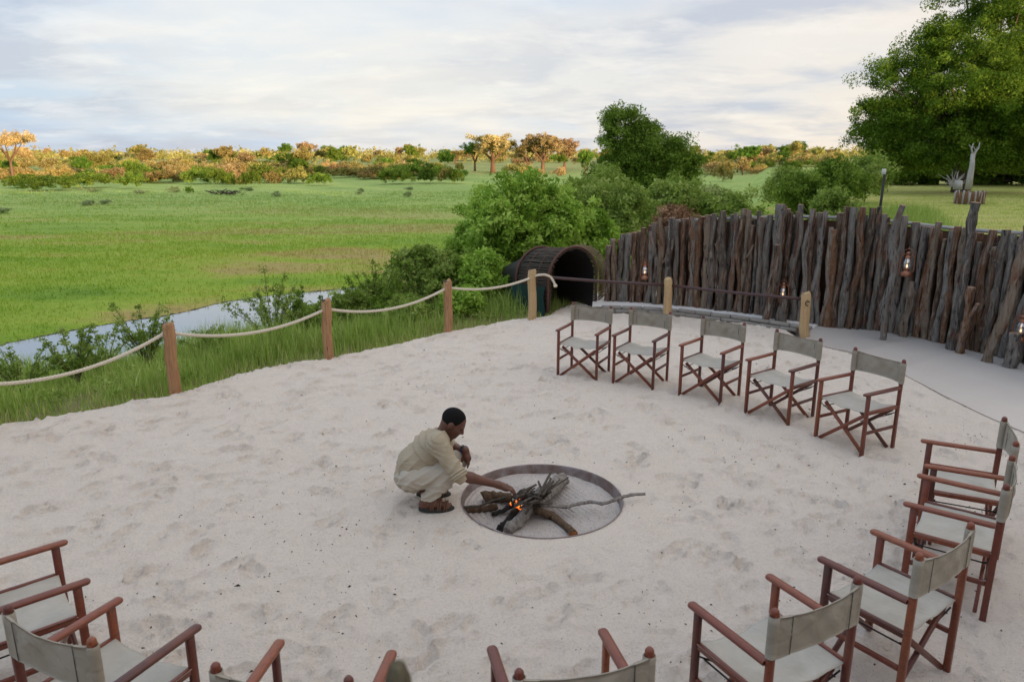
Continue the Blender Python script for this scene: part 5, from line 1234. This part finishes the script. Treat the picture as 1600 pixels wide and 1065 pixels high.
NT_ = [
 (22, 112, 204, 52, 'leaf_gold', 'umbrella', 'golden flat-crowned acacia at the far left'),
 (478, 190, 222, 22, 'leaf_gold', 'umbrella', 'pinkish flat-topped acacia rising from the thicket left of centre'),
 (770, 165, 205, 44, 'leaf_gold', 'round', 'large golden tree on the far bank, dark on its left side'),
 (742, 170, 220, 20, 'leaf_farg', 'round', 'smaller greenish tree at the left of the large golden one'),
 (848, 160, 207, 38, 'leaf_gold', 'round', 'tall golden tree just left of the two-humped tree'),
 (824, 163, 214, 24, 'leaf_far', 'round', 'dark olive tree leaning on the tall golden one'),
 (882, 170, 214, 28, 'leaf_gold', 'round', 'golden tree with low boughs nearest the two-humped tree'),
 (914, 120, 232, 16, 'leaf_farg', 'round', 'small green tree beside the two-humped tree'),
 (1152, 165, 233, 16, 'leaf_farg', 'round', 'green tree right of the two-humped tree on the far meadow edge'),
 (1160, 150, 243, 14, 'leaf_gold', 'round', 'golden round tree in front of the green one on the far meadow'),
 (1190, 190, 229, 18, 'leaf_gold', 'round', 'golden tree behind the right far meadow'),
 (1218, 170, 235, 16, 'leaf_farg', 'round', 'dark green tree at the right of the far meadow'),
 (1253, 230, 235, 9, 'leaf_far', 'umbrella', 'leftmost of three tiny flat acacias on the right horizon'),
 (1272, 230, 231, 13, 'leaf_far', 'umbrella', 'middle of three tiny flat acacias on the right horizon'),
 (1292, 230, 233, 13, 'leaf_far', 'umbrella', 'rightmost of three tiny flat acacias on the right horizon'),
 (655, 260, 229, 14, 'leaf_far', 'round', 'rounded tree breaking the skyline at the middle of the thicket'),
 (625, 260, 229, 9, 'leaf_gold', 'round', 'small round tree on the skyline left of the middle'),
 (592, 260, 232, 10, 'leaf_gold', 'round', 'golden round tree low on the skyline left of the middle'),
 (712, 240, 233, 18, 'leaf_far', 'round', 'bushy tree on the skyline left of the large golden tree'),
 (352, 260, 227, 5, 'leaf_gold', 'round', 'thin round-topped tree alone on the left skyline'),
]
for k, (px, ds, yt, hw, lm, kd, lab) in enumerate(NT_): fartree(px, ds, yt, hw, lm, kd, lab, seed=k)
DB = [(78, 88, 272, 44, 'leaf_farg', 'wide dark green bush at the left foot of the thicket'), (30, 96, 270, 26, 'leaf_farg', 'low green bush at the far left beside the wide dark one'), (142, 96, 264, 40, 'leaf_farg', 'dark bush right of the wide green one'), (206, 94, 268, 23, 'leaf_farg', 'domed dark bush standing alone at left'),
 (350, 100, 262, 20, 'leaf_farg', 'left of the pair of round dark bushes in the meadow'), (389, 98, 264, 19, 'leaf_farg', 'right of the pair of round dark bushes in the meadow'), (620, 108, 257, 29, 'leaf_farg', 'large dark bush at the meadow edge left of the golden trees'), (668, 110, 261, 17, 'leaf_farg', 'middle bush of the meadow-edge row'), (697, 112, 262, 14, 'leaf_far', 'olive bush of the meadow-edge row'), (714, 110, 260, 13, 'leaf_farg', 'last dark bush of the meadow-edge row'),
 (500, 104, 266, 22, 'leaf_farg', 'thin greyish bush at the meadow edge'), (465, 112, 262, 22, 'leaf_far', 'brownish bush at the meadow edge left of the grey one'), (215, 120, 249, 22, 'leaf_farg', 'dark green bush amid the golden thicket'), (297, 82, 290, 7, 'leaf_farg', 'tiny dark shrub on the open meadow'),
 (985, 60, 262, 30, 'leaf_farg', 'dark bush at the foot of the tree behind the two humps'), (1130, 120, 252, 16, 'leaf_far', 'yellow bush at the left of the right far meadow'), (1235, 130, 250, 20, 'leaf_farg', 'dark bush at the right end of the far meadow')]
for k, (px, ds, yt, hw, lm, lab) in enumerate(DB): fartree(px, ds, yt-2, hw*1.1, lm, 'dome', lab, seed=k)
for k in range(20):
    ds = rng.uniform(52, 92); px = rng.uniform(-20, 720)
    if abs(px-348) < 30: continue
    x, y, z = gp(px, ds); hh_ = rng.uniform(0.35, 0.75); W_ = hh_*rng.uniform(0.9, 1.8); L = SH['leaf_farg' if rng.random() < 0.2 else 'leaf_tuss', 'shrub']
    o = link('tussock', L[rng.integers(len(L))], None); o.location = (x, y, z-0.05); o.rotation_euler = (0, 0, rng.uniform(0, 6.28)); o.scale = (W_, W_, hh_)
    tag(o, 'small low tussock scattered on the open green meadow', 'tussock', 'low tussocks on the meadow')
TG = 'golden bushes of the far thicket'
cnt = 0
for k in range(330):
    ds = 108*math.exp(rng.uniform(0, 1)**1.25*0.95); px = rng.uniform(-60, 1300)
    if px > 880 and px < 1110 and ds < 150: continue
    if 1100 < px < 1290 and ds < 150: ds += 50
    if 430 < px < 1100 and ds < 125: ds += 20
    if 720 < px < 940 and ds < 185 and rng.random() < 0.6: continue
    x, y, z = gp(px, ds); hh_ = rng.uniform(1.6, 3.4)*(0.75+ds/420); lm = rng.choice(['leaf_far', 'leaf_gold', 'leaf_farg'], p=[0.50, 0.20, 0.30]); kd = 'round' if rng.random() < (0.12 if ds < 170 else 0.4) else 'shrub'
    L = SH[lm, kd]; me = L[rng.integers(len(L))]; hh_ *= (1.35 if kd == 'round' else 1.0); W_ = hh_*(rng.uniform(0.45, 0.7) if kd == 'round' else rng.uniform(0.8, 1.5))
    o = link('thicket_bush', me, None); o.location = (x, y, z-0.15); o.rotation_euler = (0, 0, rng.uniform(0, 6.28)); o.scale = (W_, W_, hh_*(0.95 if kd == 'shrub' else 0.62))
    tag(o, 'golden green bush in the dense sunlit thicket beyond the meadow', 'bush', TG); cnt += 1
    if cnt >= 290: break
# the rest of the wood, running off to the horizon
c = []; sp_ = []
for k in range(5200):
    ds = rng.uniform(240, 900) if k > 700 else rng.uniform(900, 1500); ang = rng.uniform(-0.95, 0.62); x = ds*math.sin(ang)*1.0; y = ds*math.cos(ang); hz = rng.uniform(0.6, 3.4); c.append((x, y, tz(x, y)*1.0+hz if False else 0)); sp_.append(rng.uniform(1.6, 3.2)); c[-1] = (x, y, hz)
c = np.array(c); c[:, 2] += terrain(c[:, 0], c[:, 1])
me = leaves('far_woodland', c, np.array(sp_), 170000, 0.6, 77, up=0.4, aspect=0.8); tag(link('far_woodland', me, M['leaf_far']), kind='stuff')
# small things on the plain
x, y, z = gp(348, 78); bp = empty('brushwood_pile', (x, y, z), label='dark heap of fallen branches lying on the open meadow', cat='branches')
for k in range(46):
    a = rng.uniform(0, 6.28); L = rng.uniform(0.5, 1.3); c0 = np.array([rng.normal(0, 1.0), rng.normal(0, 0.3), rng.uniform(0, 0.35)]); MB().tube([c0, c0+[L*0.5*math.cos(a), L*0.2*math.sin(a), 0.12], c0+[L*math.cos(a), L*0.4*math.sin(a), rng.uniform(-0.1, 0.4)]], [0.05, 0.035, 0.02], 5).build('branch', M['bark'], bp)
# dead tree, dry shrub, stump ring, sign behind the fence
def stick_tree(name, px, dist, segs, mat, label, cat, x0=None):
    x, y, z = gp(px, dist); mb = MB()
    for P, r0, r1 in segs:
        Q = [np.array(atY(a, b, y))-np.array([x, y, z]) for a, b in P]; mb.tube(Q, np.linspace(r0, r1, len(Q)), 8)
    return tag(mb.build(name, mat, loc=(x, y, z), sm=True), label, cat)
stick_tree('dead_tree', 1514, 44, [([(1513, 296), (1516, 275), (1519, 258), (1520, 240)], 0.20, 0.11), ([(1519, 250), (1525, 236), (1529, 232), (1531, 222)], 0.08, 0.02), ([(1520, 243), (1518, 232), (1521, 224)], 0.07, 0.02), ([(1518, 232), (1514, 226)], 0.03, 0.015), ([(1525, 236), (1521, 229)], 0.04, 0.015), ([(1519, 240), (1523, 246), (1527, 230)], 0.05, 0.015)], M['dead'], 'bleached bare dead tree trunk under the big tree', 'dead tree')
sg = []
for k in range(40):
    a = rng.uniform(-1.3, 1.3); L = rng.uniform(8, 26); sg.append(([(1492+rng.normal(0, 5), 292), (1492+L*0.5*math.sin(a), 292-L*0.6*math.cos(a)), (1492+L*math.sin(a)+rng.normal(0, 3), 292-L*1.2*math.cos(a))], 0.018, 0.006))
sg.append(([(1496, 296), (1498, 282)], 0.25, 0.2))
stick_tree('dry_shrub', 1492, 43, sg, M['dead'], 'pale leafless dry shrub left of the dead tree', 'shrub')
x, y, z = gp(1514, 41.5); ring = empty('stake_ring', (x, y, z), label='small round palisade of cut stakes at the foot of the dead tree', cat='palisade')
me0 = MB().tube([(0, 0, -0.1), (0, 0, 0.35), (0, 0, 0.72)], [0.05, 0.047, 0.042], 7).mesh('stake', True); me0.materials.append(M['barkred']); me1 = me0.copy(); me1.materials.clear(); me1.materials.append(M['dead'])
for k in range(44):
    a = k/44*2*math.pi; o = link('stake', me0 if k % 3 else me1, None, ring); o.location = (0.78*math.cos(a), 0.5*math.sin(a), rng.uniform(-0.08, 0.02)); o.rotation_euler = (rng.normal(0, 0.04), rng.normal(0, 0.05), 0)
x, y, z = gp(1371, 30); sgn = empty('garden_lamp', (x, y, z), label='thin black post with a small white box on top behind the stockade', cat='lamp post')
mb = MB(); mb.tube([(0, 0, -0.2), (0.02, 0, 0.5), (0.05, 0, topz(x, y, 272)-z)], 0.055, 8); mb.build('post', M['iron'], sgn)
mb = MB(); zt = topz(x, y, 272)-z; mb.box((0.0, 0, zt-0.02), (0.0, 0, zt+0.20), 0.14, 0.10, up=(0, 1, 0), bev=0.01); mb.build('lamp_box', material('white_box', m_simple((0.7, 0.7, 0.7), 0.5)), sgn)

# ------------------------------------------------------------------ grass and bank plants
def blades(name, pts_, hgt, wid, mat, seed, bend=0.35, label=None, per=1, sprd=0.05, kind='stuff'):
    rg = np.random.default_rng(seed); P = np.repeat(np.asarray(pts_, float), per, 0); n = len(P); P[:, :2] += rg.normal(0, sprd, (n, 2)); hh_ = np.repeat(np.broadcast_to(hgt, (len(pts_),)), per)*rg.uniform(0.5, 1.25, n)
    a = rg.uniform(0, 2*math.pi, n); d = np.stack([np.cos(a), np.sin(a), 0*a], 1); s_ = np.stack([-np.sin(a), np.cos(a), 0*a], 1); W_ = (np.repeat(np.broadcast_to(wid, (len(pts_),)), per)*rg.uniform(0.6, 1.4, n))[:, None]; Bn = (bend*hh_*rg.uniform(0.1, 1.0, n))[:, None]; up_ = np.array([0, 0, 1.0])*hh_[:, None]
    V = np.stack([P-s_*W_, P+s_*W_, P+d*Bn*0.3+up_*0.55+s_*W_*0.7, P+d*Bn*0.3+up_*0.55-s_*W_*0.7, P+d*Bn+up_], 1).reshape(-1, 3); b = np.arange(n)*5
    F4 = np.stack([b, b+1, b+2, b+3], 1); F3 = np.stack([b+3, b+2, b+4], 1); me = mesh_np(name, V, [F4, F3])
    at_ = me.attributes.new('v', 'FLOAT', 'POINT'); at_.data.foreach_set('value', np.repeat(np.clip(rg.normal(0.5, 0.2, n), 0, 1), 5).astype(np.float32))
    return tag(link(name, me, mat), label, None, None, kind)
N = 60000; X_ = rng.uniform(-13, 3, N); Y_ = rng.uniform(3, 19, N); de = sdist(EDGE, X_, Y_); dn = sdist(NEAR, X_, Y_)
den_ = (de + 0.12*fbm(X_*2.3, Y_*2.3, 3, 91) > -0.10)*(dn < -0.1)*np.where(de < 2.4, 1.0, 0.42)*np.clip(0.75+0.55*fbm(X_*0.8, Y_*0.8, 3, 12), 0.08, 1)
m = rng.random(N) < den_; X_, Y_, de = X_[m], Y_[m], de[m]; Zt = terrain(X_, Y_)
hg = (0.09+0.22*sstep(de, 0.05, 1.0))*(1.0+0.75*fbm(X_*1.3, Y_*1.3, 3, 55))+0.03*rng.standard_normal(len(X_)); hg = np.clip(hg, 0.05, 0.6)
blades('bank_grass', np.stack([X_, Y_, Zt], 1), hg, 0.0050, M['grass'], 5, per=5, sprd=0.07, bend=0.6)
m = (de < 1.6) & (rng.random(len(de)) < 0.30*np.exp(-de*1.2)+0.05); blades('dry_grass', np.stack([X_[m], Y_[m], Zt[m]], 1), 0.16, 0.004, M['grassdry'], 6, per=3, sprd=0.06, bend=0.9)
# fringe of short runners where the sand ends
# meadow tufts
N = 80000; q = rng.random(N); ds = 13*np.exp(q*2.1); an = rng.uniform(-0.68, 0.32, N); X_ = ds*np.tan(an)*0.97; Y_ = ds; df = sdist(FARS, X_, Y_)
m = (df > 0.12) & (Y_ < 86) & (rng.random(N) < np.clip(0.7+0.7*fbm(X_*0.12, Y_*0.25, 3, 31), 0.1, 1)); X_, Y_ = X_[m], Y_[m]; Zt = terrain(X_, Y_)
blades('meadow_grass', np.stack([X_, Y_, Zt], 1), 0.06+0.0012*Y_, 0.005+0.0005*Y_, M['grass2'], 8, per=2, sprd=0.12)
N = 1500; X_ = rng.uniform(11, 20, N); Y_ = rng.uniform(22, 33, N); k_ = np.abs(X_-0.505*Y_)<2.2; X_, Y_ = X_[k_], Y_[k_]
blades('tall_grass', np.stack([X_, Y_, terrain(X_, Y_)], 1), 0.65, 0.014, M['grass'], 9, per=14, sprd=0.28, bend=0.5)
N = 16000; X_ = rng.uniform(5, 45, N); Y_ = rng.uniform(14, 50, N); m = sdist(EDGE, X_, Y_) < -0.8; m &= (X_ > 0.42*Y_)&(Y_>15.5-0.0*X_)&(X_ > 6+0*Y_); X_, Y_ = X_[m], Y_[m]
blades('lawn_grass', np.stack([X_, Y_, terrain(X_, Y_)], 1), 0.07, 0.010, M['grass2'], 10, per=3, sprd=0.15)
N = 9000; X_ = rng.uniform(-13, 2, N); Y_ = rng.uniform(4, 18, N); dn = sdist(NEAR, X_, Y_); m = (dn > -1.5) & (dn < -0.05) & (rng.random(N) < np.clip(0.45+0.9*fbm(X_*0.9, Y_*0.9, 3, 72), 0, 1)); X_, Y_ = X_[m], Y_[m]
blades('reeds', np.stack([X_, Y_, terrain(X_, Y_)], 1), 0.50, 0.009, M['grass'], 15, per=5, sprd=0.10, bend=0.55)
N = 2600; X_ = rng.uniform(-13, 2, N); Y_ = rng.uniform(4, 16, N); de = sdist(EDGE, X_, Y_); m = (de > 0.25) & (de < 3.0) & (fbm(X_*1.1, Y_*1.1, 3, 73) > 0.15); X_, Y_ = X_[m], Y_[m]
c_ = np.stack([X_, Y_, terrain(X_, Y_)+0.12], 1); tag(link('bank_weeds', leaves('bank_weeds', c_, 0.14, len(c_)*34, 0.035, 74), M['leaf_mid']), kind='stuff')
# leafy plants and thorny saplings on the bank
def sapling(px, py, hh_, wd, seed, label, leafm=M['leaf_mid'], n=900, size=0.035, stems=14, group='leafy plants along the bank'):
    hh_ *= 1.25; n = int(n*1.5); stems += 6; p = at(px, py, -0.55); z = tz(p.x, p.y); rg = np.random.default_rng(seed); root = empty('bank_plant', (p.x, p.y, z), label=label, cat='plant', group=group); mb = MB(); cl = []
    for k in range(stems):
        a = rg.uniform(0, 6.28); r = wd*rg.uniform(0.3, 1.0); tq = np.array([r*math.cos(a), r*math.sin(a), hh_*rg.uniform(0.45, 1.0)]); m = tq*0.5+np.array([0, 0, 0.18*hh_]); qq = np.linspace(0, 1, 9)[:, None]; P = 2*m*qq*(1-qq)+tq*qq**2; mb.tube(P, np.linspace(0.010, 0.003, 9), 5, False)
        cl += [P[j]+rg.normal(0, 0.02, 3) for j in range(3, 9)]
    mb.build('stems', M['bark'], root); link('foliage', leaves('foliage', cl, 0.07*max(1, hh_), n, size, seed), leafm, root)
sapling(120, 590, 0.75, 0.55, 61, 'leafy sapling standing in the grass at the far left of the bank', n=2600)
sapling(30, 600, 0.65, 0.5, 68, 'leafy plant at the left edge of the frame above the rope', n=1800)
sapling(235, 580, 0.85, 0.5, 62, 'taller leafy sapling just left of the first rope post', n=2600)
sapling(430, 565, 1.05, 0.7, 63, 'wispy sapling against the water between the first two posts', n=2200)
sapling(345, 585, 0.45, 0.5, 67, 'low leafy plant right of the first rope post', n=1800)
sapling(590, 520, 1.0, 0.9, 64, 'spreading thorny sapling right of the second rope post', M['leaf_dark'], 4800, 0.035, 24)
sapling(480, 545, 0.75, 0.7, 65, 'dark leafy plant behind the second rope post', M['leaf_dark'], 4000)
sapling(655, 512, 0.7, 0.7, 66, 'leafy plant between the second and third rope posts', n=3600)
sapling(745, 500, 0.55, 0.6, 69, 'leafy plant between the third rope post and the tunnel', n=3600)
sapling(720, 500, 0.45, 0.5, 70, 'brownish dried plant beside the third rope post', M['leaf_dry'], 1200, 0.03)
sapling(815, 500, 0.35, 0.35, 71, 'small weed growing against the green tarpaulin', M['leaf_dark'], 900, 0.03, 8)
sapling(160, 560, 0.7, 0.6, 72, 'leafy plant leaning over the water at the left', n=1800)

# ------------------------------------------------------------------ litter on the sand
mb = MB(); V = []; F3 = []; N = 11000
xx = rng.uniform(-8, 8, N); yy = 1.6+rng.random(N)**1.9*11
keep = (sdist(EDGE, xx, yy) < -0.1) & (np.hypot(xx-PIT.x, yy-PIT.y) > PR+0.05) & (rng.random(N) < np.clip(0.36+0.8*fbm(xx*0.9, yy*0.9, 3, 44)+0.06*xx+0.12*(4-yy), 0.05, 1))
for x, y in zip(xx[keep], yy[keep]):
    s_ = rng.uniform(0.003, 0.008)*(1.9 if rng.random() < 0.05 else 1); z = sand_z(x, y); a = rng.uniform(0, 6.28); el = rng.uniform(1, 2.4); ca, sa = math.cos(a), math.sin(a); b = len(V)
    for lx, ly, lz in ((-1, -.6, -.3), (1, -.5, -.3), (0.1, .8, -.3), (0.1, 0, .8)): V.append((x+s_*(lx*el*ca-ly*sa), y+s_*(lx*el*sa+ly*ca), z+0.002+s_*lz))
    F3 += [[b, b+1, b+3], [b+1, b+2, b+3], [b+2, b, b+3]]
mb.add(V, F3=F3); tag(mb.build('sand_litter', material('litter', m_simple((0.075, 0.05, 0.04), 0.9, 0, 0.1, 0.5, 3))), kind='stuff')

# ------------------------------------------------------------------ lodge behind the camera and the stake at its rail
st = MB(); b = atY(624, 1046, 0.86); st.tube([(b.x, b.y, 0.9), (b.x+0.004, b.y, 1.5), (b.x, b.y, b.z-0.05), (b.x-0.002, b.y, b.z-0.015), (b.x-0.003, b.y, b.z+0.008)], [0.021, 0.020, 0.020, 0.018, 0.011], 12)
M['moss'] = material('mossy_bark', m_bark((0.07, 0.055, 0.035), (0.22, 0.19, 0.12), 3.0, 0.01)); tag(st.build('wooden_stake', M['moss'], sm=True), 'blurred mossy stake top close to the camera at the bottom edge', 'stake')
M['thatch'] = material('thatch', m_simple((0.22, 0.17, 0.10), 0.95, 0, 0.1, 0.4, 30, 0.02)); M['plank'] = material('deck_plank', m_bark((0.10, 0.075, 0.05), (0.20, 0.15, 0.10), 1.0, 0.004))
lodge = empty('lodge', (0, -5, 0), label='thatched lodge with the raised deck behind the viewer', cat='building')
mb = MB(); mb.box((-9, -5.8, 0.95), (9, -5.8, 0.95), 13.4, 0.10); o = mb.build('deck', M['plank'], lodge); o.location = (0, 5, 0)
mb = MB(); 
for sgn_ in (1, -1): mb.box((0, -8+sgn_*4.6, 3.4), (0, -8, 5.6), 17, 0.28, up=(0, 0, 1))
o = mb.build('thatch_roof', M['thatch'], lodge); o.location = (0, 5, 0)
mb = MB(); mb.box((-8, -11.5, 2.2), (8, -11.5, 2.2), 0.2, 2.6); o = mb.build('wall', M['backing'], lodge); o.location = (0, 5, 0)
for x in (-8.0, 8.0):
    for y in (-11.5, -4.2): mb = MB(); mb.tube([(x, y, -0.1), (x, y, 3.35)], 0.12, 10); o = mb.build('pole', M['bark'], lodge); o.location = (0, 5, 0)
# tall riverside wood behind the lodge, between the low sun and the terrace
perp = Vector((-SUN_DIR.y, SUN_DIR.x, 0)); core = MB(); cl = []
for k in range(150):
    u_ = -190+380*((k*0.618) % 1); v2 = rng.uniform(40, 66); p = SUN_DIR*v2+perp*u_
    r = rng.uniform(4.5, 6.5); hz = rng.uniform(11.5, 15.0); n = 8; prof = [(0.05, -1.5), (r*0.9, 0), (r*1.05, hz*0.4), (r, hz*0.7), (r*0.6, hz*0.92), (0.05, hz)]
    core.lathe(prof, 9, (p.x, p.y, -1.5)); 
    for q in range(24): a = rng.uniform(0, 6.28); cl.append((p.x+r*math.cos(a)*0.95, p.y+r*math.sin(a)*0.95, rng.uniform(0.2, 1.0)*hz))
o = tag(core.build('riverside_wood', M['leaf_dark']), kind='stuff'); 
tag(link('riverside_wood_leaves', leaves('riverside_wood_leaves', cl, 1.6, 50000, 0.6, 88), M['leaf_dark']), kind='stuff')
